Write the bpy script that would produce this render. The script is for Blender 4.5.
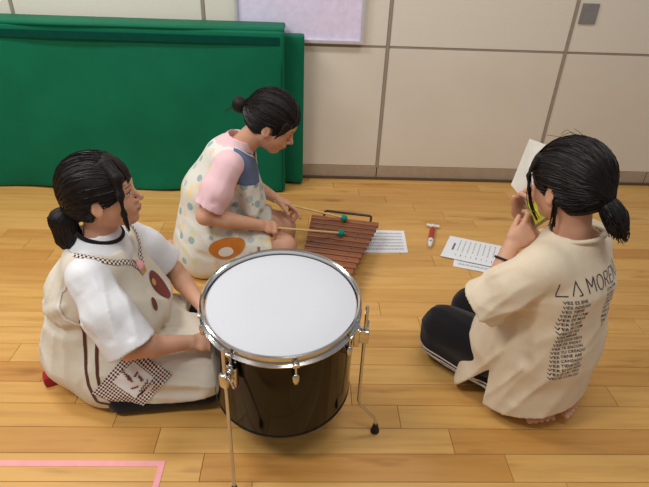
import bpy, bmesh, math, random
import numpy as np
from mathutils import Vector, Matrix
from mathutils.bvhtree import BVHTree

for o in list(bpy.data.objects):
    bpy.data.objects.remove(o)
scene = bpy.context.scene
COL = scene.collection
random.seed(7)
PI = math.pi

# ------------------------------------------------------------------ camera
def make_camera():
    pitch, roll, yaw = math.radians(31.118), math.radians(2.258), math.radians(-2.398)
    fwd = Vector((-math.sin(yaw) * math.cos(pitch), math.cos(yaw) * math.cos(pitch), -math.sin(pitch)))
    right = Vector((math.cos(yaw), math.sin(yaw), 0))
    up = right.cross(fwd)
    r2 = right * math.cos(roll) + up * math.sin(roll)
    u2 = -right * math.sin(roll) + up * math.cos(roll)
    cam = bpy.data.cameras.new('camera')
    cam.sensor_fit = 'HORIZONTAL'
    cam.sensor_width = 36.0
    cam.lens = 521.275 * 36.0 / 649.0
    cam.clip_start = 0.05
    ob = bpy.data.objects.new('camera', cam)
    COL.objects.link(ob)
    m = Matrix((r2, u2, -fwd)).transposed().to_4x4()
    m.translation = Vector((0, 0, 1.4))
    ob.matrix_world = m
    scene.camera = ob
make_camera()

# ------------------------------------------------------------------ light
world = bpy.data.worlds.new('room_light')
scene.world = world
world.use_nodes = True
bg = world.node_tree.nodes['Background']
bg.inputs['Color'].default_value = (0.96, 0.97, 1.0, 1)
bg.inputs['Strength'].default_value = 0.25

def ceiling_lamp(x, y, power, sx=1.2, sy=0.3, color=(1.0, 0.98, 0.94)):
    l = bpy.data.lights.new('ceiling_lamp', 'AREA')
    l.shape = 'RECTANGLE'
    l.size = sx
    l.size_y = sy
    l.energy = power
    l.color = color
    o = bpy.data.objects.new('ceiling_lamp', l)
    o.location = (x, y, 2.75)
    COL.objects.link(o)
for lx, ly, lp in ((-1.6, 0.4, 37), (-1.6, 2.0, 31), (0.6, 0.4, 12), (0.8, 2.0, 13)):
    ceiling_lamp(lx, ly, lp)

vs = scene.view_settings
vs.view_transform = 'Standard'
vs.look = 'None'
vs.exposure = 0.10
vs.gamma = 1.0
vs.use_curve_mapping = False

# ------------------------------------------------------------------ materials
def srgb(r, g, b):
    def f(c):
        c = c / 255.0
        return c / 12.92 if c <= 0.04045 else ((c + 0.055) / 1.055) ** 2.4
    return (f(r), f(g), f(b), 1.0)

class NT:
    def __init__(self, name, rough=0.6, spec=0.5, metal=0.0):
        self.m = bpy.data.materials.new(name)
        self.m.use_nodes = True
        self.t = self.m.node_tree
        self.b = self.t.nodes['Principled BSDF']
        self.b.inputs['Roughness'].default_value = rough
        self.b.inputs['Specular IOR Level'].default_value = spec
        self.b.inputs['Metallic'].default_value = metal
    def n(self, kind, **kw):
        nd = self.t.nodes.new(kind)
        for k, v in kw.items():
            if k in nd.inputs:
                nd.inputs[k].default_value = v
            else:
                setattr(nd, k, v)
        return nd
    def l(self, a, b):
        self.t.links.new(a, b)
    def coord(self, scale=(1, 1, 1), which='Object'):
        tc = self.n('ShaderNodeTexCoord')
        mp = self.n('ShaderNodeMapping')
        mp.inputs['Scale'].default_value = scale
        self.l(tc.outputs[which], mp.inputs['Vector'])
        return mp.outputs['Vector']
    def noise(self, vec, scale=5.0, detail=2.0, rough=0.5):
        nd = self.n('ShaderNodeTexNoise')
        nd.inputs['Scale'].default_value = scale
        nd.inputs['Detail'].default_value = detail
        nd.inputs['Roughness'].default_value = rough
        self.l(vec, nd.inputs['Vector'])
        return nd.outputs['Fac']
    def ramp(self, fac, stops):
        r = self.n('ShaderNodeValToRGB')
        e = r.color_ramp.elements
        while len(e) < len(stops):
            e.new(0.5)
        for i, (p, c) in enumerate(stops):
            e[i].position = p
            e[i].color = c
        self.l(fac, r.inputs['Fac'])
        return r.outputs['Color']
    def mix(self, fac, a, b, blend='MIX'):
        m = self.n('ShaderNodeMix', data_type='RGBA', blend_type=blend)
        for sock, v in ((m.inputs[0], fac), (m.inputs[6], a), (m.inputs[7], b)):
            if hasattr(v, 'is_linked'):
                self.l(v, sock)
            else:
                sock.default_value = v
        return m.outputs[2]
    def math(self, op, a, b=None):
        m = self.n('ShaderNodeMath', operation=op)
        for sock, v in ((m.inputs[0], a), (m.inputs[1], b)):
            if v is None:
                continue
            if hasattr(v, 'is_linked'):
                self.l(v, sock)
            else:
                sock.default_value = v
        return m.outputs[0]
    def bump(self, h, strength=0.3, dist=0.002):
        bn = self.n('ShaderNodeBump')
        bn.inputs['Strength'].default_value = strength
        bn.inputs['Distance'].default_value = dist
        self.l(h, bn.inputs['Height'])
        self.l(bn.outputs['Normal'], self.b.inputs['Normal'])
    def color(self, c):
        if hasattr(c, 'is_linked'):
            self.l(c, self.b.inputs['Base Color'])
        else:
            self.b.inputs['Base Color'].default_value = c

def plain(name, rgb, rough=0.5, spec=0.5, metal=0.0, vary=0.06, scale=30.0):
    t = NT(name, rough, spec, metal)
    v = t.coord()
    f = t.noise(v, scale, 3)
    c = srgb(*rgb)
    lo = tuple(x * (1 - vary) for x in c[:3]) + (1,)
    hi = tuple(min(1, x * (1 + vary)) for x in c[:3]) + (1,)
    t.color(t.ramp(f, [(0.3, lo), (0.7, hi)]))
    return t.m

def cloth(name, rgb, weave=900.0, vary=0.05, rough=0.9, fold=0.0):
    t = NT(name, rough, 0.15)
    v = t.coord()
    c = srgb(*rgb)
    f = t.noise(v, 14.0, 4)
    lo = tuple(x * (1 - vary) for x in c[:3]) + (1,)
    hi = tuple(min(1, x * (1 + vary)) for x in c[:3]) + (1,)
    t.color(t.ramp(f, [(0.3, lo), (0.7, hi)]))
    w = t.noise(v, weave, 1)
    if fold:
        g = t.noise(v, 40.0, 4)
        w = t.math('ADD', t.math('MULTIPLY', w, 0.15), t.math('MULTIPLY', g, fold))
        t.bump(w, 0.35, 0.003)
    else:
        t.bump(w, 0.25, 0.0006)
    t.b.inputs['Sheen Weight'].default_value = 0.15
    return t.m

M = {}
def build_materials():
    # floor board: pale maple, tone and figure change from board to board
    t = NT('maple_board', 0.34, 0.45)
    oi = t.n('ShaderNodeObjectInfo')
    tc = t.n('ShaderNodeTexCoord')
    off = t.n('ShaderNodeVectorMath', operation='MULTIPLY_ADD')
    cmb = t.n('ShaderNodeCombineXYZ')
    t.l(oi.outputs['Random'], cmb.inputs[0]); t.l(oi.outputs['Random'], cmb.inputs[1]); t.l(oi.outputs['Random'], cmb.inputs[2])
    t.l(cmb.outputs[0], off.inputs[0]); off.inputs[1].default_value = (37, 61, 23)
    t.l(tc.outputs['Object'], off.inputs[2])
    mp = t.n('ShaderNodeMapping'); mp.inputs['Scale'].default_value = (1.6, 22, 5)
    t.l(off.outputs[0], mp.inputs['Vector'])
    g1 = t.noise(mp.outputs[0], 1.6, 5, 0.6)
    mp2 = t.n('ShaderNodeMapping'); mp2.inputs['Scale'].default_value = (2.0, 9, 5)
    t.l(off.outputs[0], mp2.inputs['Vector'])
    g2 = t.noise(mp2.outputs[0], 1.1, 3, 0.5)
    base = t.ramp(oi.outputs['Random'], [(0.0, srgb(196, 140, 72)), (0.12, srgb(210, 158, 86)), (0.35, srgb(217, 167, 93)), (0.7, srgb(223, 176, 103)), (0.9, srgb(212, 160, 88)), (1.0, srgb(200, 144, 76))])
    fig = t.ramp(g1, [(0.3, srgb(196, 160, 118)), (0.55, (1, 1, 1, 1))])
    c = t.mix(0.35, base, fig, 'MULTIPLY')
    streak = t.ramp(g2, [(0.26, srgb(150, 104, 62)), (0.36, (1, 1, 1, 1))])
    c = t.mix(0.55, c, streak, 'MULTIPLY')
    t.color(c)
    t.l(t.ramp(g1, [(0.2, (0.40,) * 3 + (1,)), (0.8, (0.28,) * 3 + (1,))]), t.b.inputs['Roughness'])
    t.bump(g1, 0.05, 0.001)
    M['board'] = t.m
    M['gap'] = plain('board_gap', (120, 78, 38), 0.8)
    # wall
    t = NT('cream_wall_panel', 0.55, 0.3)
    v = t.coord()
    f = t.noise(v, 3.0, 5); f2 = t.noise(v, 420, 2)
    t.color(t.ramp(f, [(0.25, srgb(226, 216, 200)), (0.75, srgb(233, 224, 209))]))
    t.bump(f2, 0.04, 0.001)
    M['wall'] = t.m
    t = NT('speckled_upper_panel', 0.6, 0.3)
    v = t.coord()
    f = t.noise(v, 90.0, 4)
    t.color(t.ramp(f, [(0.3, srgb(230, 222, 207)), (0.7, srgb(235, 227, 214))]))
    t.bump(f, 0.02, 0.001)
    M['wall_up'] = t.m
    M['kick'] = plain('taupe_kick_plate', (176, 157, 135), 0.5)
    M['darktrim'] = plain('dark_floor_trim', (96, 74, 58), 0.5)
    M['joint'] = plain('panel_joint', (158, 146, 130), 0.7)
    M['alu'] = plain('aluminium_strip', (168, 156, 140), 0.4, 0.5, 0.2)
    M['board_white'] = plain('lilac_white_board', (238, 226, 253), 0.3, 0.5)
    M['alu_light'] = plain('pale_aluminium', (215, 212, 215), 0.35, 0.5, 0.3)
    M['grey_plate'] = plain('grey_plate', (138, 134, 132), 0.5)
    # mat
    t = NT('green_vinyl', 0.6, 0.2)
    v = t.coord((1, 1, 1))
    f = t.noise(v, 4.0, 4); f2 = t.noise(v, 900, 1); f3 = t.noise(t.coord((1, 1, 0.35)), 7.0, 3)
    t.color(t.ramp(f, [(0.3, srgb(2, 102, 72)), (0.7, srgb(4, 111, 79))]))
    t.bump(t.math('ADD', t.math('MULTIPLY', f2, 0.06), f3), 0.55, 0.012)
    M['mat'] = t.m
    M['velcro'] = plain('dark_green_hook_band', (12, 70, 58), 0.95, 0.05)
    # metals etc.
    M['chrome'] = plain('chrome', (205, 203, 200), 0.14, 0.5, 1.0, 0.03)
    M['chrome_dull'] = plain('worn_chrome', (208, 205, 200), 0.25, 0.5, 0.9, 0.05)
    t = NT('black_lacquer', 0.09, 0.5)
    f = t.noise(t.coord((1, 1, 12)), 6, 3)
    t.color(t.ramp(f, [(0.3, srgb(14, 9, 7)), (0.7, srgb(22, 14, 10))]))
    t.b.inputs['Specular IOR Level'].default_value = 0.25
    M['lacquer'] = t.m
    M['drumhead'] = plain('coated_drum_skin', (206, 207, 213), 0.6, 0.3, 0, 0.02, 200)
    M['rubber'] = plain('black_rubber', (26, 24, 24), 0.7)
    t = NT('rosewood_bar', 0.38, 0.4)
    oi = t.n('ShaderNodeObjectInfo')
    f = t.noise(t.coord((2.5, 40, 10)), 2.0, 5, 0.6)
    c1 = t.ramp(f, [(0.25, srgb(102, 58, 34)), (0.5, srgb(146, 86, 54)), (0.8, srgb(166, 104, 66))])
    c2 = t.ramp(oi.outputs['Random'], [(0, srgb(196, 190, 184)), (1, srgb(255, 252, 248))])
    t.color(t.mix(0.8, c1, c2, 'MULTIPLY'))
    t.bump(f, 0.1, 0.0006)
    M['rosewood'] = t.m
    M['frame_wood'] = plain('brown_frame_wood', (96, 52, 34), 0.5, vary=0.2)
    M['blackmetal'] = plain('black_frame_metal', (38, 32, 32), 0.4, 0.5)
    M['birch'] = plain('birch_stick', (224, 190, 128), 0.45, vary=0.1)
    M['teal'] = plain('teal_yarn', (14, 140, 122), 0.85, 0.2, vary=0.25, scale=160)
    M['paper'] = plain('white_paper', (238, 238, 240), 0.8, 0.2, vary=0.02)
    M['ink'] = plain('grey_print', (190, 192, 197), 0.8, 0.2)
    M['ink_dark'] = plain('dark_print', (118, 120, 128), 0.8, 0.2)
    M['red'] = plain('red_plastic', (176, 44, 36), 0.3, 0.5)
    M['white_plastic'] = plain('white_plastic', (232, 226, 218), 0.4, 0.5)
    M['pink_tape'] = plain('pink_tape', (246, 166, 172), 0.6, 0.3, vary=0.05)
    # people
    t = NT('skin', 0.5, 0.4)
    v = t.coord()
    f = t.noise(v, 12, 3); f2 = t.noise(v, 500, 2)
    t.color(t.ramp(f, [(0.25, srgb(206, 152, 122)), (0.75, srgb(220, 170, 141))]))
    t.b.inputs['Subsurface Weight'].default_value = 0.12
    t.b.inputs['Subsurface Radius'].default_value = (0.01, 0.004, 0.002)
    t.b.inputs['Subsurface Scale'].default_value = 0.5
    t.bump(f2, 0.08, 0.0005)
    M['skin'] = t.m
    M['lip'] = plain('lip', (186, 104, 98), 0.45)
    M['sole'] = plain('nail', (216, 160, 142), 0.4)
    t = NT('black_hair', 0.42, 0.5)
    at = t.n('ShaderNodeAttribute', attribute_name='strand')
    sc = t.n('ShaderNodeMapping'); sc.inputs['Scale'].default_value = (42, 3.5, 1)
    t.l(at.outputs['Vector'], sc.inputs['Vector'])
    f = t.noise(sc.outputs[0], 1.0, 4, 0.65)
    t.color(t.ramp(f, [(0.3, srgb(10, 7, 6)), (0.7, srgb(30, 20, 17))]))
    t.b.inputs['Specular IOR Level'].default_value = 0.3
    t.l(t.ramp(f, [(0.3, (0.62,) * 3 + (1,)), (0.7, (0.48,) * 3 + (1,))]), t.b.inputs['Roughness'])
    t.bump(f, 0.7, 0.004)
    M['hair'] = t.m
    M['hair_line'] = plain('black_hair_strand', (20, 13, 11), 0.42, 0.35)
    M['brow'] = plain('brow', (104, 76, 62), 0.8)
    M['eye'] = plain('dark_eye', (30, 20, 18), 0.15)
    M['eyewhite'] = plain('eye_white', (200, 186, 178), 0.3)
    M['tee_white'] = cloth('white_cotton', (228, 228, 231), fold=0.8)
    M['tee_beige'] = cloth('beige_cotton', (226, 209, 183), fold=1.0)
    M['tee_pink'] = cloth('pale_pink_cotton', (238, 198, 202), fold=0.7)
    M['black_cloth'] = cloth('black_jersey', (22, 21, 24), fold=0.6)
    M['black_rib'] = cloth('black_rib', (24, 22, 24))
    M['denim'] = cloth('slate_blue_cotton', (100, 118, 152), fold=0.5)
    M['brown_tape'] = cloth('brown_tape', (92, 56, 44))
    # cream apron with faint grid
    t = NT('cream_apron_cotton', 0.9, 0.15)
    v = t.coord()
    f = t.noise(v, 9, 3)
    c = t.ramp(f, [(0.3, srgb(218, 209, 192)), (0.7, srgb(227, 219, 203))])
    t.color(c)
    g = t.noise(v, 24.0, 3)
    t.bump(g, 0.4, 0.004)
    M['apron_cream'] = t.m
    # dotted apron
    t = NT('dotted_apron_cotton', 0.9, 0.15)
    v = t.coord()
    vo = t.n('ShaderNodeTexVoronoi'); vo.inputs['Scale'].default_value = 21.0; vo.inputs['Randomness'].default_value = 0.55
    t.l(v, vo.inputs['Vector'])
    sep = t.n('ShaderNodeSeparateColor'); t.l(vo.outputs['Color'], sep.inputs[0])
    pal = t.n('ShaderNodeValToRGB'); pal.color_ramp.interpolation = 'CONSTANT'
    stops = [(0.0, srgb(160, 184, 188)), (0.2, srgb(242, 218, 170)), (0.4, srgb(224, 226, 190)), (0.6, srgb(238, 210, 188)), (0.8, srgb(186, 202, 202))]
    while len(pal.color_ramp.elements) < len(stops):
        pal.color_ramp.elements.new(0.5)
    for i, (p, cc) in enumerate(stops):
        pal.color_ramp.elements[i].position = p; pal.color_ramp.elements[i].color = cc
    t.l(sep.outputs[0], pal.inputs['Fac'])
    dot = t.math('LESS_THAN', vo.outputs['Distance'], 0.37)
    t.color(t.mix(dot, srgb(228, 226, 216), pal.outputs['Color']))
    t.bump(t.noise(v, 24.0, 3), 0.4, 0.004)
    M['apron_dots'] = t.m
    # gingham
    t = NT('brown_gingham', 0.9, 0.1)
    uv = t.n('ShaderNodeAttribute', attribute_name='flat')
    ck = t.n('ShaderNodeTexChecker'); ck.inputs['Scale'].default_value = 1.0
    mp = t.n('ShaderNodeMapping'); mp.inputs['Scale'].default_value = (150, 150, 1); mp.inputs['Location'].default_value = (0.13, 0.17, 0.5)
    t.l(uv.outputs['Vector'], mp.inputs['Vector']); t.l(mp.outputs[0], ck.inputs['Vector'])
    ck.inputs['Color1'].default_value = srgb(236, 226, 216); ck.inputs['Color2'].default_value = srgb(88, 56, 52)
    t.color(ck.outputs['Color'])
    M['gingham'] = t.m
    M['patch_white'] = cloth('white_patch', (232, 226, 220))
    M['brown_print'] = cloth('brown_print', (120, 70, 52))
    M['russet'] = cloth('russet_applique', (122, 50, 40), fold=0.5)
    M['tan'] = cloth('tan_applique', (196, 150, 96))
    M['pinkprint'] = cloth('pink_print', (226, 160, 160))
    M['orange'] = cloth('orange_brown_applique', (206, 126, 50), fold=0.5)
    M['print_black'] = cloth('navy_black_print', (44, 42, 52))
    M['white_stripe'] = cloth('white_stripe', (226, 224, 224))
    M['book_page'] = plain('book_page', (236, 232, 222), 0.7, 0.2)
    M['book_yellow'] = plain('yellow_green_page', (214, 208, 70), 0.6, 0.3, vary=0.2, scale=60)
    M['book_edge'] = plain('tan_board', (150, 124, 92), 0.7)
    M['shoe_red'] = cloth('red_cloth', (170, 40, 44))
build_materials()

# ------------------------------------------------------------------ object helpers
def link(o, parent=None):
    COL.objects.link(o)
    if parent is not None:
        o.parent = parent
    return o

def tag(o, label, cat, group=None):
    o['label'] = label
    o['category'] = cat
    if group:
        o['group'] = group
    return o

def thing(name, label, cat, loc=(0, 0, 0), rot=(0, 0, 0), group=None):
    o = bpy.data.objects.new(name, None)
    o.empty_display_size = 0.1
    o.location = loc
    o.rotation_euler = rot
    link(o)
    return tag(o, label, cat, group)

def mesh_obj(name, verts, faces, mat, parent=None, smooth=False):
    me = bpy.data.meshes.new(name)
    me.from_pydata([tuple(v) for v in verts], [], [tuple(f) for f in faces])
    me.materials.append(mat)
    if smooth:
        me.shade_smooth()
        me.set_sharp_from_angle(angle=0.75)
    me.update()
    return link(bpy.data.objects.new(name, me), parent)

class MB:
    """collects shapes for one mesh"""
    def __init__(self):
        self.v = []
        self.f = []
    def add(self, vs_, fs_):
        n = len(self.v)
        self.v += [Vector(p) for p in vs_]
        self.f += [tuple(i + n for i in f) for f in fs_]
    def box(self, c, s, rot=None, bev=0.0):
        bm = bmesh.new()
        bmesh.ops.create_cube(bm, size=1.0)
        bmesh.ops.scale(bm, vec=s, verts=bm.verts)
        if bev:
            bmesh.ops.bevel(bm, geom=bm.edges[:], offset=bev, segments=2, affect='EDGES', profile=0.6)
        m = Matrix.Translation(Vector(c)) @ (rot.to_4x4() if rot else Matrix.Identity(4))
        bm.transform(m)
        self._bm(bm)
    def _bm(self, bm):
        bm.verts.index_update()
        self.add([v.co.copy() for v in bm.verts], [[v.index for v in f.verts] for f in bm.faces])
        bm.free()
    def sphere(self, c, r, seg=16, rings=10):
        bm = bmesh.new()
        bmesh.ops.create_uvsphere(bm, u_segments=seg, v_segments=rings, radius=1.0)
        bmesh.ops.scale(bm, vec=r if hasattr(r, '__len__') else (r, r, r), verts=bm.verts)
        bm.transform(Matrix.Translation(Vector(c)))
        self._bm(bm)
    def tube(self, pts, r, seg=10, closed=False, cap=True):
        pts = [Vector(p) for p in pts]
        n = len(pts)
        rr = r if hasattr(r, '__len__') else [r] * n
        rings = []
        prev = None
        for i, p in enumerate(pts):
            a = pts[(i - 1) % n] if (closed or i > 0) else p
            b = pts[(i + 1) % n] if (closed or i < n - 1) else p
            d = (b - a).normalized()
            if prev is None:
                u = d.orthogonal().normalized()
            else:
                u = (prev - d * prev.dot(d)).normalized()
            prev = u
            w = d.cross(u)
            rings.append([p + (u * math.cos(2 * PI * k / seg) + w * math.sin(2 * PI * k / seg)) * rr[i] for k in range(seg)])
        vs_ = [q for ring in rings for q in ring]
        fs_ = []
        for i in range(n if closed else n - 1):
            j = (i + 1) % n
            for k in range(seg):
                l2 = (k + 1) % seg
                fs_.append((i * seg + k, i * seg + l2, j * seg + l2, j * seg + k))
        if cap and not closed:
            fs_.append(tuple(range(seg))[::-1])
            fs_.append(tuple((n - 1) * seg + k for k in range(seg)))
        self.add(vs_, fs_)
    def lathe(self, prof, seg=48, c=(0, 0, 0), closed=False):
        vs_ = []
        for (r, z) in prof:
            for k in range(seg):
                a = 2 * PI * k / seg
                vs_.append(Vector((c[0] + r * math.cos(a), c[1] + r * math.sin(a), c[2] + z)))
        fs_ = []
        n = len(prof)
        for i in range(n if closed else n - 1):
            j = (i + 1) % n
            for k in range(seg):
                l2 = (k + 1) % seg
                fs_.append((i * seg + k, i * seg + l2, j * seg + l2, j * seg + k))
        if not closed:
            fs_.append(tuple(range(seg))[::-1])
            fs_.append(tuple((n - 1) * seg + k for k in range(seg)))
        self.add(vs_, fs_)
    def build(self, name, mat, parent=None, smooth=False):
        return mesh_obj(name, self.v, self.f, mat, parent, smooth)

def boxo(name, c, s, mat, parent=None, bev=0.0, rot=None):
    m = MB(); m.box(c, s, rot, bev)
    return m.build(name, mat, parent)

# ------------------------------------------------------------------ room: floor
WALL_Y = 3.152
def build_floor():
    fl = boxo('floor', (0.0, 0.7, -0.022), (10.0, 5.0, 0.016), M['gap'])
    fl['kind'] = 'structure'
    w, L, gap = 0.0972, 0.939, 0.0012
    cache = {}
    def plank_mesh(length):
        key = round(length, 4)
        if key in cache:
            return cache[key]
        m = MB()
        x, y, b = length / 2 - gap / 2, w / 2 - gap / 2, 0.0012
        m.add([(-x, -y, -0.014), (x, -y, -0.014), (x, y, -0.014), (-x, y, -0.014),
               (-x, -y, -b), (x, -y, -b), (x, y, -b), (-x, y, -b),
               (-x + b, -y + b, 0), (x - b, -y + b, 0), (x - b, y - b, 0), (-x + b, y - b, 0)],
              [(0, 1, 5, 4), (1, 2, 6, 5), (2, 3, 7, 6), (3, 0, 4, 7), (4, 5, 9, 8), (5, 6, 10, 9), (6, 7, 11, 10), (7, 4, 8, 11), (8, 9, 10, 11)])
        me = bpy.data.meshes.new('plank')
        me.from_pydata([tuple(v) for v in m.v], [], m.f)
        me.materials.append(M['board'])
        cache[key] = me
        return me
    X0, X1 = -2.7, 3.3
    rest = MB()
    for i in range(-28, 23):
        ya = 0.954 + i * w
        yb = ya + w
        if ya > WALL_Y:
            break
        x = -0.301 - 0.1565 * (i % 6)
        while x > -4.6:
            x -= L
        while x < 4.6:
            if i < -9 or x < X0 - L or x > X1:      # boards well outside the picture: one joined part
                me = plank_mesh(L)
                rest.add([v.co + Vector((x + L / 2, (ya + yb) / 2, 0)) for v in me.vertices], [tuple(f.vertices) for f in me.polygons])
                x += L
                continue
            o = bpy.data.objects.new('plank', plank_mesh(L))
            o.location = (x + L / 2, (ya + yb) / 2, 0)
            link(o, fl)
            x += L
    rest.build('outer_planks', M['board'], fl)['kind'] = 'stuff'
build_floor()

# ------------------------------------------------------------------ room: wall
def build_wall():
    wl = boxo('wall_back', (0.0, WALL_Y + 0.08, 1.1), (10.0, 0.10, 2.6), M['joint'])
    wl['kind'] = 'structure'
    seams = [-4.772, -3.727, -2.682, -1.637, -0.592, 0.453, 1.498, 2.543, 3.588, 4.633]
    for i in range(len(seams) - 1):
        a, b = seams[i], seams[i + 1]
        boxo('lower_panel', ((a + b) / 2, WALL_Y + 0.016, 0.4555), (b - a - 0.02, 0.024, 0.727), M['wall'], wl, 0.002)
        boxo('upper_panel', ((a + b) / 2, WALL_Y + 0.016, 1.4), (b - a - 0.02, 0.024, 1.135), M['wall_up'], wl, 0.002)
    boxo('joint_strip', (0.0, WALL_Y + 0.016, 0.8258), (9.4, 0.018, 0.012), M['joint'], wl)
    for s in seams[1:-1]:
        boxo('joint_strip', (s, WALL_Y + 0.012, 1.03), (0.017, 0.026, 1.9), M['alu'], wl, 0.002)
    for a, b in ((-4.7, -2.685), (-2.679, -0.595), (-0.589, 0.450), (0.456, 1.495), (1.501, 2.25), (2.256, 4.6)):
        boxo('kick_plate', ((a + b) / 2, WALL_Y + 0.014, 0.052), (b - a, 0.026, 0.076), M['kick'], wl, 0.001)
    bb = boxo('baseboard_back', (0.0, WALL_Y + 0.006, 0.008), (9.4, 0.04, 0.014), M['darktrim'])
    bb['kind'] = 'structure'
build_wall()
def build_wall_things():
    wb = thing('whiteboard', 'lilac white board in a pale aluminium frame above the green mat', 'whiteboard', (-0.055, WALL_Y, 0.85))
    boxo('writing_surface', (0, -0.004, 0.45), (0.69, 0.014, 0.90), M['board_white'], wb)
    boxo('frame_bottom', (0, -0.012, 0.0), (0.72, 0.034, 0.018), M['alu_light'], wb, 0.002)
    boxo('frame_top', (0, -0.012, 0.90), (0.72, 0.034, 0.018), M['alu_light'], wb, 0.002)
    boxo('frame_side', (0.352, -0.012, 0.45), (0.016, 0.034, 0.882), M['alu_light'], wb, 0.002)
    boxo('frame_side', (-0.352, -0.012, 0.45), (0.016, 0.034, 0.882), M['alu_light'], wb, 0.002)
    pl = thing('wall_plate', 'small square grey cover plate beside the wall seam', 'wall plate', (1.572, WALL_Y, 1.04))
    boxo('plate', (0, 0.0, 0), (0.095, 0.012, 0.105), M['grey_plate'], pl, 0.002)
    for sx in (-0.03, 0.03):
        m = MB()
        m.tube([(sx, -0.0055, 0), (sx, -0.008, 0)], 0.004, 10)
        m.build('screw', M['alu'], pl)
build_wall_things()

# ------------------------------------------------------------------ green mat
def build_mat():
    mt = thing('gym_mat', 'large green vinyl gym mat folded upright against the wall', 'gym mat', (-1.3, 3.0, 0))
    def slab(name, x0, x1, y0, y1, z0, z1, seed, mat=M['mat']):
        bm = bmesh.new()
        bmesh.ops.create_cube(bm, size=1.0)
        bmesh.ops.scale(bm, vec=(x1 - x0, y1 - y0, z1 - z0), verts=bm.verts)
        bmesh.ops.bevel(bm, geom=bm.edges[:], offset=0.012, segments=3, affect='EDGES', profile=0.5)
        bmesh.ops.translate(bm, vec=((x0 + x1) / 2, (y0 + y1) / 2, (z0 + z1) / 2), verts=bm.verts)
        bmesh.ops.subdivide_edges(bm, edges=[e for e in bm.edges if e.calc_length() > 0.25], cuts=28, use_grid_fill=True)
        rnd = random.Random(seed)
        ph = [rnd.uniform(0, 6.28) for _ in range(6)]
        for v in bm.verts:
            x, y, z = v.co
            amp = 0.006
            d = amp * (math.sin(3.1 * x + ph[0]) * math.sin(2.4 * z + ph[1]) + 0.6 * math.sin(7.3 * x + 4 * z + ph[2]) + 0.5 * math.sin(9 * z - 5 * x + ph[3]))
            low = max(0.0, 1 - z / 0.12)
            v.co.y += d - low * 0.012 * math.sin(11 * x + ph[4])
            if z < 0.2:
                v.co.z += 0.006 * low * (1 + math.sin(8 * x + ph[5]))
        m = MB(); m._bm(bm)
        return m.build(name, mat, mt, True)
    slab('front_panel', -1.3, 1.165, -0.098, 0.02, 0.004, 0.932, 1)
    slab('rear_panel', -1.3, 1.272, 0.022, 0.112, 0.004, 0.895, 2)
    slab('top_cover', -1.3, 1.166, -0.097, 0.112, 0.922, 0.948, 3)
    bd = MB()
    bd.box((-0.075, -0.107, 0.885), (2.44, 0.008, 0.040), None, 0.002)
    bd.build('hook_band', M['velcro'], mt)
    sm = MB(); sm.tube([(1.152, -0.101, 0.02), (1.153, -0.104, 0.45), (1.152, -0.101, 0.90)], 0.0022, 6)
    sm.build('seam', M['velcro'], mt)
build_mat()

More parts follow.
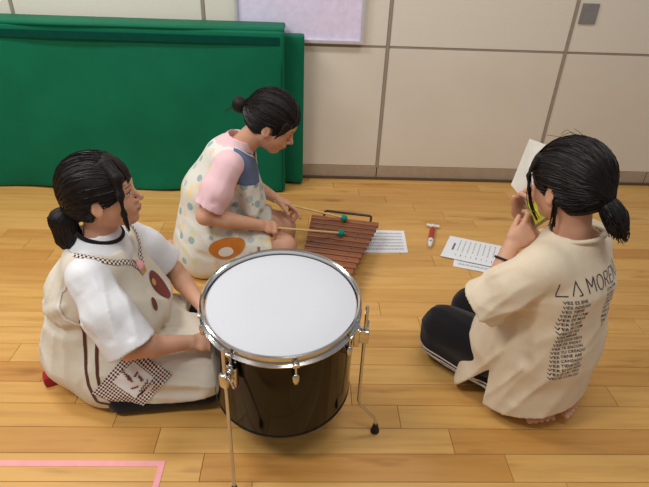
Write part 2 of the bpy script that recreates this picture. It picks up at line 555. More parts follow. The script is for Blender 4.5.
# ------------------------------------------------------------------ drum
def build_drum():
    C0 = Vector((-0.0664, 1.1836, 0.50))
    tilt = math.radians(5)
    d = thing('floor_tom', 'black lacquered floor drum with white skin and chrome hoop', 'drum', C0, (tilt, 0, 0))
    R = 0.213
    D = 0.345
    m = MB()
    m.lathe([(R, -D), (R, -0.012), (R - 0.006, -0.008), (R - 0.008, -D)], 96, closed=True)
    m.build('shell', M['lacquer'], d, True)
    m = MB()
    m.lathe([(0.0005, -0.004), (0.10, -0.0035), (R - 0.006, -0.004), (R + 0.001, -0.008), (R + 0.001, -0.014), (0.0005, -0.012)], 96)
    m.build('drum_head', M['drumhead'], d, True)
    def hoop(name, z, flip=1):
        m = MB()
        prof = [(R + 0.004, z - 0.034 * flip), (R + 0.016, z - 0.034 * flip), (R + 0.017, z - 0.030 * flip), (R + 0.0075, z - 0.026 * flip),
                (R + 0.0075, z - 0.004 * flip), (R + 0.014, z - 0.002 * flip), (R + 0.014, z + 0.001 * flip), (R + 0.009, z + 0.003 * flip), (R + 0.004, z)]
        m.lathe(prof, 96, closed=True)
        return m.build(name, M['chrome'], d, True)
    hoop('top_hoop', 0.006)
    m = MB()
    m.lathe([(R + 0.0005, -D - 0.001), (R + 0.002, -D - 0.001), (R + 0.002, -D + 0.004), (R + 0.0005, -D + 0.004)], 96, closed=True)
    m.build('bottom_rim', M['rubber'], d, True)
    # lugs and rods
    for k in range(8):
        a = math.radians(-78 + 45 * k)
        rot = Matrix.Rotation(a, 4, 'Z')
        lug = bpy.data.objects.new('lug', None)
        m = MB()
        m.lathe([(0.002, -0.098), (0.007, -0.094), (0.0095, -0.08), (0.0095, -0.066), (0.006, -0.060), (0.002, -0.058)], 14, (R + 0.013, 0, 0))
        m.box((R + 0.006, 0, -0.078), (0.014, 0.012, 0.024), None, 0.002)
        m.v = [rot @ v for v in m.v]
        lg = m.build('lug', M['chrome'], d, True)
        m = MB()
        m.tube([(R + 0.013, 0, -0.062), (R + 0.013, 0, -0.018)], 0.0032, 8)
        m.box((R + 0.013, 0, -0.022), (0.016, 0.018, 0.010), None, 0.002)
        m.tube([(R + 0.013, 0, -0.018), (R + 0.013, 0, -0.006)], 0.0045, 6)
        m.v = [rot @ v for v in m.v]
        m.build('tension_rod', M['chrome_dull'], lg, True)
    # legs: built in room axes then moved into the drum's frame
    inv = (Matrix.Translation(C0) @ Matrix.Rotation(tilt, 4, 'X')).inverted()
    for ang, z_b in ((-9, 0.115), (-124, 0.040), (110, 0.115)):
        a = math.radians(ang)
        u = Vector((math.cos(a), math.sin(a), 0))
        tng = Vector((-math.sin(a), math.cos(a), 0))
        base = Vector((C0.x, C0.y, 0))
        rr = R + 0.031
        zt = 0.50 + math.sin(tilt) * (u.y * rr)
        top = base + u * rr + Vector((0, 0, zt + 0.012))
        ft = 0.062
        fc = base + u * (rr + ft) if z_b > 0.1 else base + u * rr + Vector((0.012, -0.066, 0))
        if z_b > 0.1:
            pts = [top, base + u * rr + Vector((0, 0, z_b + 0.02)), base + u * (rr + 0.006) + Vector((0, 0, z_b)),
                   base + u * (rr + 0.055) + Vector((0, 0, 0.063)), base + u * (rr + 0.061) + Vector((0, 0, 0.048)), base + u * (rr + ft) + Vector((0, 0, 0.030))]
        else:
            pts = [top, base + u * rr + Vector((0, 0, 0.32)), fc + Vector((0, 0, 0.030))]
        m = MB(); m.tube(pts, 0.0052, 10)
        m.v = [inv @ v for v in m.v]
        leg = m.build('leg', M['chrome_dull'], d, True)
        m = MB()
        c = fc
        m.lathe([(0.004, 0.0), (0.0135, 0.001), (0.0145, 0.007), (0.010, 0.022), (0.0075, 0.036), (0.004, 0.038)], 16, c)
        m.v = [inv @ v for v in m.v]
        m.build('rubber_foot', M['rubber'], leg, True)
        m = MB()
        rot = Matrix((u, tng, Vector((0, 0, 1)))).transposed()
        cz = zt - 0.095
        m.box(base + u * (R + 0.008) + Vector((0, 0, cz)), (0.016, 0.040, 0.066), rot, 0.004)
        m.box(base + u * (R + 0.028) + Vector((0, 0, cz)), (0.030, 0.026, 0.046), rot, 0.006)
        m.v = [inv @ v for v in m.v]
        m.build('bracket', M['chrome'], leg, True)
        m = MB()
        p0 = base + u * (R + 0.030) + Vector((0, 0, cz + 0.012))
        m.tube([p0, p0 + tng * 0.026 + u * 0.006], 0.004, 8)
        e = p0 + tng * 0.026 + u * 0.006
        for sg in (-1, 1):
            m.tube([e, e + Vector((0, 0, 0.012 * sg)) + tng * 0.006, e + Vector((0, 0, 0.018 * sg)) + tng * 0.008], [0.004, 0.0045, 0.003], 8)
        m.v = [inv @ v for v in m.v]
        m.build('wing_nut', M['chrome'], leg, True)
build_drum()

# ------------------------------------------------------------------ xylophone
def build_xylophone():
    # bars run along a, stacked along b (from the far low end to the near high end)
    far_l, far_r = Vector((0.035, 2.419, 0)), Vector((0.376, 2.346, 0))
    a = (far_r - far_l).normalized()
    b = Vector((a.y, -a.x, 0))
    rotz = math.atan2(a.y, a.x)
    x = thing('xylophone', 'low wooden xylophone with tapering rosewood bars on a frame', 'xylophone', (far_l + far_r) / 2 + b * 0.25, (0, 0, rotz))
    n = 13
    pitch = 0.046
    L0, L1 = 0.352, 0.215
    y0 = 0.25
    for i in range(n):
        t = i / (n - 1)
        ln = L0 + (L1 - L0) * t
        y = y0 - i * pitch
        m = MB()
        w = 0.0345
        prof = [(-w / 2, 0.0), (w / 2, 0.0), (w / 2, 0.014), (w / 2 - 0.004, 0.0185), (-w / 2 + 0.004, 0.0185), (-w / 2, 0.014)]
        vs_ = [(sx * ln / 2, yy, zz) for sx in (-1, 1) for (yy, zz) in prof]
        fs_ = [tuple(range(6)), tuple(range(6, 12))[::-1]] + [(k + 6, (k + 1) % 6 + 6, (k + 1) % 6, k) for k in range(6)]
        m.add(vs_, fs_)
        bar = m.build('bar', M['rosewood'], x)
        bar.location = (-0.004 - 0.012 * t, y, 0.088)
        for sx in (-1, 1):
            m = MB()
            m.tube([(sx * ln * 0.28, 0, 0.0183), (sx * ln * 0.28, 0, 0.0192)], 0.0034, 8)
            m.build('peg', M['rubber'], bar)
    yA, yB = y0 + 0.035, y0 - (n - 1) * pitch - 0.035
    for sx in (-1, 1):
        m = MB()
        xa, xb = sx * L0 * 0.30, sx * L1 * 0.30
        rot = Matrix.Rotation(math.atan2(-(xb - xa), (yA - yB)) * -1, 3, 'Z')
        m.box(((xa + xb) / 2 - 0.008, (yA + yB) / 2, 0.058), (0.020, yA - yB, 0.058), rot.inverted(), 0.003)
        m.build('side_rail', M['frame_wood'], x)
    boxo('end_board', (-0.004, yA, 0.052), (L0 * 0.72, 0.016, 0.060), M['frame_wood'], x, 0.003)
    boxo('end_board', (-0.012, yB, 0.052), (L1 * 0.78, 0.016, 0.060), M['frame_wood'], x, 0.003)
    for sx in (-1, 1):
        for yy, LL in ((yA - 0.02, L0), (yB + 0.02, L1)):
            boxo('foot', (sx * LL * 0.30, yy, 0.0155), (0.024, 0.024, 0.031), M['rubber'], x, 0.003)
    m = MB()
    m.tube([(-0.125, yA - 0.01, 0.075), (-0.125, yA + 0.052, 0.094), (-0.117, yA + 0.060, 0.096), (0.117, yA + 0.060, 0.096), (0.125, yA + 0.052, 0.094), (0.125, yA - 0.01, 0.075)], 0.0065, 10)
    m.build('carry_frame', M['blackmetal'], x, True)
build_xylophone()

# ------------------------------------------------------------------ floor papers
def build_sheet(name, label, corners, lines, group=None, lift=0.0006, seed=1):
    """corners: far-left, far-right, near-right, near-left on the floor"""
    c = [Vector((p[0], p[1], 0)) for p in corners]
    ctr = sum(c, Vector()) / 4
    t = thing(name, label, 'paper', (ctr.x, ctr.y, lift))
    rnd = random.Random(seed)
    ph = rnd.uniform(0, 6)
    def S(u, v):
        p = (c[0] * (1 - u) + c[1] * u) * (1 - v) + (c[3] * (1 - u) + c[2] * u) * v - ctr
        e = max(abs(u - 0.5), abs(v - 0.5)) * 2
        z = 0.0012 + 0.002 * (0.5 + 0.5 * math.sin(3 * u + 2 * v + ph)) * e ** 2
        return Vector((p.x, p.y, z))
    n, k = 12, 8
    top = [S(i / n, j / k) for j in range(k + 1) for i in range(n + 1)]
    bot = [p - Vector((0, 0, 0.0008)) for p in top]
    N = len(top)
    fs_ = []
    for j in range(k):
        for i in range(n):
            q = (j * (n + 1) + i, (j + 1) * (n + 1) + i, (j + 1) * (n + 1) + i + 1, j * (n + 1) + i + 1)
            fs_.append(q)
            fs_.append(tuple(x + N for x in q)[::-1])
    edge = [i for i in range(n + 1)] + [(j * (n + 1) + n) for j in range(1, k + 1)] + [k * (n + 1) + i for i in range(n - 1, -1, -1)] + [j * (n + 1) for j in range(k - 1, 0, -1)]
    for i in range(len(edge)):
        a, b = edge[i], edge[(i + 1) % len(edge)]
        fs_.append((a, b, b + N, a + N))
    mesh_obj('sheet', top + bot, fs_, M['paper'], t)
    def ink(rects, mat):
        m = MB()
        for (u0, u1, v0, v1) in rects:
            ns = max(1, int((u1 - u0) * 12), int((v1 - v0) * 12))
            for s in range(ns):
                a0, a1 = s / ns, (s + 1) / ns
                if u1 - u0 > v1 - v0:
                    q = [(u0 + (u1 - u0) * a0, v0), (u0 + (u1 - u0) * a1, v0), (u0 + (u1 - u0) * a1, v1), (u0 + (u1 - u0) * a0, v1)]
                else:
                    q = [(u0, v0 + (v1 - v0) * a0), (u1, v0 + (v1 - v0) * a0), (u1, v0 + (v1 - v0) * a1), (u0, v0 + (v1 - v0) * a1)]
                m.add([S(*p) + Vector((0, 0, 0.0006)) for p in q], [(0, 3, 2, 1)])
        m.build('print', mat, t)['kind'] = 'stuff'
    light, dark = lines(rnd)
    if light:
        ink(light, M['ink'])
    if dark:
        ink(dark, M['ink_dark'])
    return t
def score_lines(rnd):
    out = []
    for r in range(6):
        v = 0.12 + r * 0.14
        for k in range(4):
            out.append((0.07, 0.93, v + k * 0.018, v + k * 0.018 + 0.006))
        u = 0.10
        while u < 0.9:
            w = rnd.uniform(0.008, 0.02)
            out.append((u, u + w, v - 0.01, v + 0.06))
            u += rnd.uniform(0.03, 0.07)
    return out, []
def column_lines(rnd):
    out, dark = [], [(0.105, 0.135, 0.30, 0.62)]
    for k in range(11):
        u = 0.19 + k * 0.073
        v = 0.10
        while v < 0.62:
            ln = rnd.uniform(0.04, 0.10)
            out.append((u - 0.008, u + 0.010, v, min(0.66, v + ln)))
            v += ln + 0.02
        (dark if k % 3 == 1 else out).append((u - 0.005, u + 0.006, 0.76, 0.85))
    return out, dark
build_sheet('music_sheet', 'white music sheet lying beside the xylophone bars', [(0.300, 2.462), (0.535, 2.464), (0.521, 2.238), (0.284, 2.232)], score_lines, 'music sheets on the floor', seed=3)
build_sheet('music_sheet', 'white sheet tucked beneath another near the kneeling reader', [(0.790, 2.330), (1.090, 2.235), (1.020, 2.015), (0.725, 2.120)], score_lines, 'music sheets on the floor', seed=5)
build_sheet('music_sheet', 'white sheet with columns of print lying on top of another', [(0.776, 2.408), (1.095, 2.284), (1.006, 2.075), (0.679, 2.205)], column_lines, 'music sheets on the floor', 0.006, seed=9)

# ------------------------------------------------------------------ red toy whistle
def build_whistle():
    A, B = Vector((0.700, 2.50, 0)), Vector((0.640, 2.285, 0))
    dr = (B - A)
    L = dr.length
    t = thing('slide_whistle', 'red plastic slide whistle with white ends lying on the floor', 'whistle', A, (0, 0, math.atan2(dr.y, dr.x)))
    z = 0.0145
    m = MB(); m.tube([(0.022, 0, z), (L * 0.72, 0, z)], 0.0135, 18); m.build('barrel', M['red'], t, True)
    m = MB(); m.tube([(L * 0.70, 0, z), (L * 0.80, 0, z), (L * 0.92, 0, z), (L, 0, z - 0.003)], [0.0145, 0.0145, 0.012, 0.008], 18); m.build('mouthpiece', M['white_plastic'], t, True)
    m = MB(); m.box((L * 0.82, 0, z + 0.0125), (0.014, 0.008, 0.003)); m.build('window_slot', M['rubber'], t)
    m = MB(); m.tube([(0.0, 0, z), (0.03, 0, z)], [0.0145, 0.0145], 18); m.build('end_cap', M['white_plastic'], t, True)
    m = MB(); m.tube([(-0.004, -0.034, z), (-0.004, 0.034, z)], 0.0085, 12); m.tube([(-0.004, 0, z), (0.01, 0, z)], 0.007, 10); m.build('pull_handle', M['white_plastic'], t, True)
build_whistle()

# ------------------------------------------------------------------ pink floor tape
def build_tape():
    t = mesh_obj('floor_tape', [(-1.35, -0.0095, 0), (0.0, -0.0095, 0), (0.0, 0.0095, 0), (-1.35, 0.0095, 0), (-1.35, -0.0095, 0.0008), (0.0, -0.0095, 0.0008), (0.0, 0.0095, 0.0008), (-1.35, 0.0095, 0.0008)],
                 [(4, 5, 6, 7), (0, 1, 5, 4), (1, 2, 6, 5), (2, 3, 7, 6), (3, 0, 4, 7), (3, 2, 1, 0)], M['pink_tape'])
    t.location = (-0.417, 1.0135, 0.0002)
    tag(t, 'pink tape strip on the floor running parallel to the boards', 'tape', 'pink floor tape')
    t2 = mesh_obj('floor_tape', [(-0.009, -0.7, 0), (0.009, -0.7, 0), (0.009, 0.0, 0), (-0.009, 0.0, 0), (-0.009, -0.7, 0.0008), (0.009, -0.7, 0.0008), (0.009, 0.0, 0.0008), (-0.009, 0.0, 0.0008)],
                  [(4, 5, 6, 7), (0, 1, 5, 4), (1, 2, 6, 5), (2, 3, 7, 6), (3, 0, 4, 7), (3, 2, 1, 0)], M['pink_tape'])
    t2.location = (-0.4225, 1.0225, 0.0011)
    tag(t2, 'pink tape strip on the floor running across the boards', 'tape', 'pink floor tape')
build_tape()

# ------------------------------------------------------------------ implicit surfaces for people and cloth
def V3(p):
    return np.array(p, dtype=np.float64)

def nrm(v):
    v = V3(v)
    return v / np.linalg.norm(v)

def rc(a, b, r1, r2):
    a, b = V3(a), V3(b)
    ab = b - a
    L2 = max(float(ab @ ab), 1e-9)
    rm = max(r1, r2)
    def fn(X, Y, Z):
        x, y, z = X - a[0], Y - a[1], Z - a[2]
        t = np.clip((x * ab[0] + y * ab[1] + z * ab[2]) / L2, 0, 1)
        return np.sqrt((x - t * ab[0]) ** 2 + (y - t * ab[1]) ** 2 + (z - t * ab[2]) ** 2) - (r1 + (r2 - r1) * t)
    return np.minimum(a, b) - rm, np.maximum(a, b) + rm, fn

def ec(a, b, lat, s1, s2):
    """cone with an elliptical section: s = (depth, width along lat)"""
    a, b = V3(a), V3(b)
    ab = b - a
    L2 = max(float(ab @ ab), 1e-9)
    ax = ab / math.sqrt(L2)
    lat = V3(lat)
    lat = nrm(lat - ax * (lat @ ax))
    rm = max(s1 + s2)
    def fn(X, Y, Z):
        x, y, z = X - a[0], Y - a[1], Z - a[2]
        t = np.clip((x * ab[0] + y * ab[1] + z * ab[2]) / L2, 0, 1)
        x, y, z = x - t * ab[0], y - t * ab[1], z - t * ab[2]
        u = x * lat[0] + y * lat[1] + z * lat[2]
        v2 = np.maximum(x * x + y * y + z * z - u * u, 0)
        D = s1[0] + (s2[0] - s1[0]) * t
        W = s1[1] + (s2[1] - s1[1]) * t
        k0 = np.sqrt((u / W) ** 2 + v2 / D ** 2)
        k1 = np.sqrt(u * u / W ** 4 + v2 / D ** 4) + 1e-6
        return np.where(k0 < 0.2, (k0 - 1) * np.minimum(D, W), k0 * (k0 - 1) / k1)
    return np.minimum(a, b) - rm, np.maximum(a, b) + rm, fn

def el(c, r, R=None):
    """ellipsoid; R rows are the local axes"""
    c, r = V3(c), V3(r)
    R = np.eye(3) if R is None else np.array(R, dtype=np.float64)
    rm = r.max()
    def fn(X, Y, Z):
        x, y, z = X - c[0], Y - c[1], Z - c[2]
        q = [(R[i][0] * x + R[i][1] * y + R[i][2] * z) for i in range(3)]
        k0 = np.sqrt(sum((q[i] / r[i]) ** 2 for i in range(3)))
        k1 = np.sqrt(sum((q[i] / r[i] ** 2) ** 2 for i in range(3))) + 1e-6
        return np.where(k0 < 0.2, (k0 - 1) * r.min(), k0 * (k0 - 1) / k1)
    return c - rm, c + rm, fn

def bxs(c, h, rad, R=None):
    c, h = V3(c), V3(h)
    R = np.eye(3) if R is None else np.array(R, dtype=np.float64)
    rm = float(np.linalg.norm(h)) + rad
    def fn(X, Y, Z):
        x, y, z = X - c[0], Y - c[1], Z - c[2]
        q = [np.abs(R[i][0] * x + R[i][1] * y + R[i][2] * z) - h[i] for i in range(3)]
        out = np.sqrt(sum(np.maximum(t, 0) ** 2 for t in q))
        return out + np.minimum(np.maximum(q[0], np.maximum(q[1], q[2])), 0) - rad
    return c - rm, c + rm, fn

def half(p, n):
    """keeps the side the normal points away from"""
    p, n = V3(p), nrm(n)
    def fn(X, Y, Z):
        return (X - p[0]) * n[0] + (Y - p[1]) * n[1] + (Z - p[2]) * n[2]
    return V3((-9, -9, -9)), V3((9, 9, 9)), fn

def prism(lo, hi, planes):
    """convex cut-out: the box lo..hi limited by (point, outward normal) planes"""
    pl = [(V3(p), nrm(n)) for p, n in planes]
    def fn(X, Y, Z):
        d = None
        for p, n in pl:
            q = (X - p[0]) * n[0] + (Y - p[1]) * n[1] + (Z - p[2]) * n[2]
            d = q if d is None else np.maximum(d, q)
        return d
    return V3(lo), V3(hi), fn

class Vol:
    def __init__(self, lo, hi, h):
        self.h = h
        self.lo = V3(lo)
        self.n = np.ceil((V3(hi) - self.lo) / h).astype(int) + 1
        self.f = np.full(tuple(self.n), 0.12, dtype=np.float32)
        self.ax = [(self.lo[i] + h * np.arange(self.n[i])).astype(np.float32) for i in range(3)]
    def copy(self):
        v = Vol.__new__(Vol)
        v.h, v.lo, v.n, v.ax = self.h, self.lo, self.n, self.ax
        v.f = self.f.copy()
        return v
    def _rng(self, p, k):
        m = k + 3 * self.h
        i0 = np.clip(np.floor((p[0] - m - self.lo) / self.h).astype(int), 0, self.n)
        i1 = np.clip(np.ceil((p[1] + m - self.lo) / self.h).astype(int) + 1, 0, self.n)
        if (i1 <= i0).any():
            return None, None
        sl = tuple(slice(a, b) for a, b in zip(i0, i1))
        X = self.ax[0][sl[0]][:, None, None]
        Y = self.ax[1][sl[1]][None, :, None]
        Z = self.ax[2][sl[2]][None, None, :]
        return sl, p[2](X, Y, Z).astype(np.float32)
    def add(self, p, k=0.0):
        sl, d = self._rng(p, k)
        if sl is None:
            return self
        a = self.f[sl]
        r = np.minimum(a, d)
        if k > 0:
            hh = np.maximum(k - np.abs(a - d), 0) / k
            r = r - hh * hh * k * 0.25
        self.f[sl] = r
        return self
    def sub(self, p, k=0.0):
        sl, d = self._rng(p, k)
        if sl is None:
            return self
        a = self.f[sl]
        r = np.maximum(a, -d)
        if k > 0:
            hh = np.maximum(k - np.abs(a + d), 0) / k
            r = r + hh * hh * k * 0.25
        self.f[sl] = r
        return self
    def cut(self, p, k=0.0):
        sl = tuple(slice(0, q) for q in self.n)
        d = p[2](self.ax[0][:, None, None], self.ax[1][None, :, None], self.ax[2][None, None, :]).astype(np.float32)
        a = self.f
        r = np.maximum(a, d)
        if k > 0:
            hh = np.maximum(k - np.abs(a - d), 0) / k
            r = r + hh * hh * k * 0.25
        self.f = np.broadcast_to(r, a.shape).astype(np.float32).copy()
        return self
    def merge(self, v, k=0.0):
        r = np.minimum(self.f, v.f)
        if k > 0:
            hh = np.maximum(k - np.abs(self.f - v.f), 0) / k
            r = r - hh * hh * k * 0.25
        self.f = r
        return self
    def sleeve(self, pts, rad, k=0.03, wall=0.011, deep=0.06, lat=None):
        """an open-ended sleeve through pts, cut square at the last point"""
        v = Vol.__new__(Vol)
        v.h, v.lo, v.n, v.ax = self.h, self.lo, self.n, self.ax
        v.f = np.full_like(self.f, 0.12)
        P = [V3(p) for p in pts]
        end = nrm(P[-1] - P[-2])
        for i in range(len(P) - 1):
            b = P[i + 1] + (end * 0.03 if i == len(P) - 2 else 0)
            v.add(rc(P[i], b, rad[i], rad[i + 1]), 0.02)
        sl, d = v._rng((P[-1] - 0.2, P[-1] + 0.2, half(P[-1], end)[2]), 0)
        near = v.f[sl]
        v.f[sl] = np.maximum(near, d)
        self.ends = getattr(self, 'ends', []) + [(P[-1], end, rad[-1], wall, deep)]
        return self.merge(v, k)
    def open_ends(self):
        """square off and hollow the sleeve openings after the cloth has been folded"""
        for p, end, r, wall, deep in self.ends:
            self.sub(rc(p - end * deep, p + end * 0.03, r - wall * 2.2, r - wall), 0.004)
        return self
    def chain(self, pts, rad, k=0.02):
        for i in range(len(pts) - 1):
            self.add(rc(pts[i], pts[i + 1], rad[i], rad[i + 1]), k if i == 0 else min(k, 0.02))
        return self
    def wrinkle(self, amp, freq, seed, stretch=(1, 1, 1), band=0.03):
        """lumpy cloth: a few random waves added near the surface"""
        idx = np.nonzero(np.abs(self.f) < band)
        P = np.stack([self.ax[i][idx[i]] * stretch[i] for i in range(3)], 1)
        rnd = np.random.RandomState(seed)
        tot = np.zeros(len(P), dtype=np.float32)
        for o in range(3):
            q = freq * (1.7 ** o)
            for w in range(3):
                k = rnd.normal(size=3); k /= np.linalg.norm(k)
                k2 = rnd.normal(size=3); k2 /= np.linalg.norm(k2)
                tot += (0.55 ** o) * np.sin(P @ (k * q) + rnd.uniform(0, 6.3) + 1.6 * np.sin(P @ (k2 * q * 0.55) + rnd.uniform(0, 6.3)))
        self.f[idx] += amp * tot / 3.0
        return self
    def folds(self, amp, freq, along, seed, box=None, band=0.03):
        """cloth folds that run along a direction: ridged waves across it, faded in and out"""
        idx = np.nonzero(np.abs(self.f) < band)
        P = np.stack([self.ax[i][idx[i]] for i in range(3)], 1)
        rnd = np.random.RandomState(seed)
        al = nrm(along)
        tot = np.zeros(len(P), dtype=np.float32)
        for w in range(4):
            k = rnd.normal(size=3); k -= al * (k @ al); k = nrm(k) + al * rnd.uniform(-0.25, 0.25)
            k2 = nrm(rnd.normal(size=3)); k3 = nrm(rnd.normal(size=3))
            ph = P @ (k * freq * rnd.uniform(0.7, 1.4)) + rnd.uniform(0, 6.3) + 1.2 * np.sin(P @ (k2 * freq * 0.4) + rnd.uniform(0, 6.3))
            mask = np.clip(0.5 + 0.9 * np.sin(P @ (k3 * freq * 0.35) + rnd.uniform(0, 6.3)), 0, 1)
            tot += mask * ((1 - np.abs(np.sin(ph))) ** 2 * 1.6 - 0.5)
        if box is not None:
            c, r = V3(box[0]), V3(box[1])
            tot *= np.clip(1.6 - 1.6 * np.sqrt((((P - c) / r) ** 2).sum(1)), 0, 1)
        self.f[idx] -= amp * tot
        return self
    def crease(self, pts, r, depth, sign=-1):
        """a soft valley (sign -1) or ridge (+1) along a polyline"""
        pts = [V3(p) for p in pts]
        for i in range(len(pts) - 1):
            p = rc(pts[i], pts[i + 1], r, r)
            sl, d = self._rng(p, 0.0)
            if sl is None:
                continue
            w = np.clip(-d / r, 0, 1)
            self.f[sl] -= sign * depth * w * w * (3 - 2 * w)
        return self
    def mesh(self, name, mat, parent=None, smooth=2, attr=None):
        f = self.f
        s = f < 0
        nx, ny, nz = f.shape
        c = s[:-1, :-1, :-1].astype(np.uint8)
        cnt = np.zeros_like(c)
        offs = [(i, j, k) for i in (0, 1) for j in (0, 1) for k in (0, 1)]
        for (i, j, k) in offs:
            cnt += s[i:nx - 1 + i, j:ny - 1 + j, k:nz - 1 + k]
        act = (cnt > 0) & (cnt < 8)
        I, J, K = np.nonzero(act)
        N = len(I)
        ids = np.full(act.shape, -1, dtype=np.int32)
        ids[I, J, K] = np.arange(N, dtype=np.int32)
        cor = np.stack([f[I + i, J + j, K + k] for (i, j, k) in offs], 1)
        acc = np.zeros((N, 3)); num = np.zeros(N)
        oa = np.array(offs, dtype=np.float64)
        for a in range(8):
            for b in range(a + 1, 8):
                if np.abs(oa[a] - oa[b]).sum() != 1:
                    continue
                fa, fb = cor[:, a], cor[:, b]
                m = (fa < 0) != (fb < 0)
                t = np.where(m, fa / np.where(np.abs(fa - fb) < 1e-9, 1, fa - fb), 0)
                acc[m] += oa[a] + (oa[b] - oa[a]) * t[m][:, None]
                num[m] += 1
        P = (np.stack([I, J, K], 1) + acc / np.maximum(num, 1)[:, None]) * self.h + self.lo
        quads = []
        for ax in range(3):
            lo = [slice(1, -1)] * 3
            lo[ax] = slice(0, -1)
            A = s[tuple(lo)]
            hi = list(lo); hi[ax] = slice(1, None)
            B = s[tuple(hi)]
            ch = np.nonzero(A != B)
            g = [ch[i] + (0 if i == ax else 1) for i in range(3)]
            u, v = (ax + 1) % 3, (ax + 2) % 3
            def cell(du, dv):
                q = [x.copy() for x in g]
                q[u] = q[u] - du; q[v] = q[v] - dv
                return ids[q[0], q[1], q[2]]
            Q = np.stack([cell(1, 1), cell(0, 1), cell(0, 0), cell(1, 0)], 1)
            flip = ~A[ch]
            Q[flip] = Q[flip][:, ::-1]
            quads.append(Q)
        Q = np.concatenate(quads)
        Q = Q[(Q >= 0).all(1)]
        # smooth
        E = np.concatenate([Q[:, [0, 1]], Q[:, [1, 2]], Q[:, [2, 3]], Q[:, [3, 0]]])
        E = np.concatenate([E, E[:, ::-1]])
        deg = np.bincount(E[:, 0], minlength=N)[:, None].clip(1)
        for it in range(smooth):
            for lam in (0.55, -0.45):
                av = np.stack([np.bincount(E[:, 0], weights=P[E[:, 1], q], minlength=N) for q in range(3)], 1) / deg
                P = P + lam * (av - P)
        me = bpy.data.meshes.new(name)
        me.vertices.add(N); me.vertices.foreach_set('co', P.astype(np.float32).ravel())
        me.loops.add(Q.size); me.loops.foreach_set('vertex_index', Q.astype(np.int32).ravel())
        me.polygons.add(len(Q)); me.polygons.foreach_set('loop_start', np.arange(0, Q.size, 4, dtype=np.int32))
        me.update(calc_edges=True)
        me.validate()
        me.shade_smooth()
        me.materials.append(mat)
        if attr:
            vals = attr(P).astype(np.float32)
            at = me.attributes.new('strand', 'FLOAT_VECTOR', 'POINT')
            at.data.foreach_set('vector', vals.ravel())
        o = link(bpy.data.objects.new(name, me), parent)
        self.last = (P, Q)
        return o

def bvh_of(vol):
    P, Q = vol.last
    return BVHTree.FromPolygons([Vector(p) for p in P], [tuple(int(i) for i in q) for q in Q])

# ---- decals: flat print or sewn pieces laid onto a surface
def drop(bvh, p, d, off):
    h = bvh.ray_cast(Vector(p), Vector(d))
    if h[0] is None:
        h2 = bvh.find_nearest(Vector(p))
        return h2[0] + h2[1] * off
    n = h[1]
    if n.dot(Vector(d)) > 0:
        n = -n
    return h[0] + n * off

def patch(name, bvh, o, u, v, d, grid, mat, parent, off=0.002, flat=True):
    """grid(i/n, j/m) -> (a, b) in metres along u and v from o; projected along d"""
    o, u, v, d = Vector(o), Vector(u).normalized(), Vector(v).normalized(), Vector(d).normalized()
    n, m, fn = grid
    pts, fl = [], []
    for j in range(m + 1):
        for i in range(n + 1):
            a, b = fn(i / n, j / m)
            pts.append(drop(bvh, o + u * a + v * b - d * 0.25, d, off))
            fl.append((a, b, 0))
    fs_ = [(j * (n + 1) + i, j * (n + 1) + i + 1, (j + 1) * (n + 1) + i + 1, (j + 1) * (n + 1) + i) for j in range(m) for i in range(n)]
    ob = mesh_obj(name, pts, fs_, mat, parent, True)
    at = ob.data.attributes.new('flat', 'FLOAT_VECTOR', 'POINT')
    at.data.foreach_set('vector', [c for q in fl for c in q])
    return ob

def disc(rx, ry, cx=0.0, cy=0.0, rot=0.0, n=20, m=4, wob=None):
    def fn(s, t):
        a = 2 * PI * s
        k = max(t, 0.02) * (wob(a) if wob else 1.0)
        x, y = rx * k * math.cos(a), ry * k * math.sin(a)
        return cx + x * math.cos(rot) - y * math.sin(rot), cy + x * math.sin(rot) + y * math.cos(rot)
    return n, m, fn

def quadg(p, n=12, m=12):
    def fn(s, t):
        x = (p[0][0] * (1 - s) + p[1][0] * s) * (1 - t) + (p[3][0] * (1 - s) + p[2][0] * s) * t
        y = (p[0][1] * (1 - s) + p[1][1] * s) * (1 - t) + (p[3][1] * (1 - s) + p[2][1] * s) * t
        return x, y
    return n, m, fn

def ribbon(name, bvh, pts, w, mat, parent, off=0.002, d=None, step=0.006):
    """a flat tape along 3D guide points, dropped on the surface (nearest point, or along d)"""
    pts = [Vector(p) for p in pts]
    dense = []
    for a, b in zip(pts[:-1], pts[1:]):
        k = max(1, int((b - a).length / step))
        dense += [a.lerp(b, i / k) for i in range(k)]
    dense.append(pts[-1])
    pos = []
    for p in dense:
        if d is not None:
            h = bvh.ray_cast(p - Vector(d).normalized() * 0.25, Vector(d).normalized())
            h = h if h[0] is not None else bvh.find_nearest(p)
        else:
            h = bvh.find_nearest(p)
        pos.append((h[0], h[1]))
    vs_, fs_, fl = [], [], []
    run = 0.0
    for i, (p, n) in enumerate(pos):
        a = pos[max(0, i - 1)][0]; b = pos[min(len(pos) - 1, i + 1)][0]
        t = (b - a)
        if i:
            run += (p - pos[i - 1][0]).length
        side = n.cross(t).normalized() if t.length > 1e-7 else Vector((0, 1, 0))
        for sgn in (-1, 0, 1):
            q = p + side * (w / 2 * sgn)
            h = bvh.find_nearest(q)
            vs_.append(h[0] + h[1] * off)
            fl.append((run, sgn * w / 2, 0))
    for i in range(len(pos) - 1):
        for k in (0, 1):
            fs_.append((i * 3 + k, i * 3 + k + 1, i * 3 + k + 4, i * 3 + k + 3))
    ob = mesh_obj(name, vs_, fs_, mat, parent, True)
    at = ob.data.attributes.new('flat', 'FLOAT_VECTOR', 'POINT')
    at.data.foreach_set('vector', [c for q in fl for c in q])
    return ob

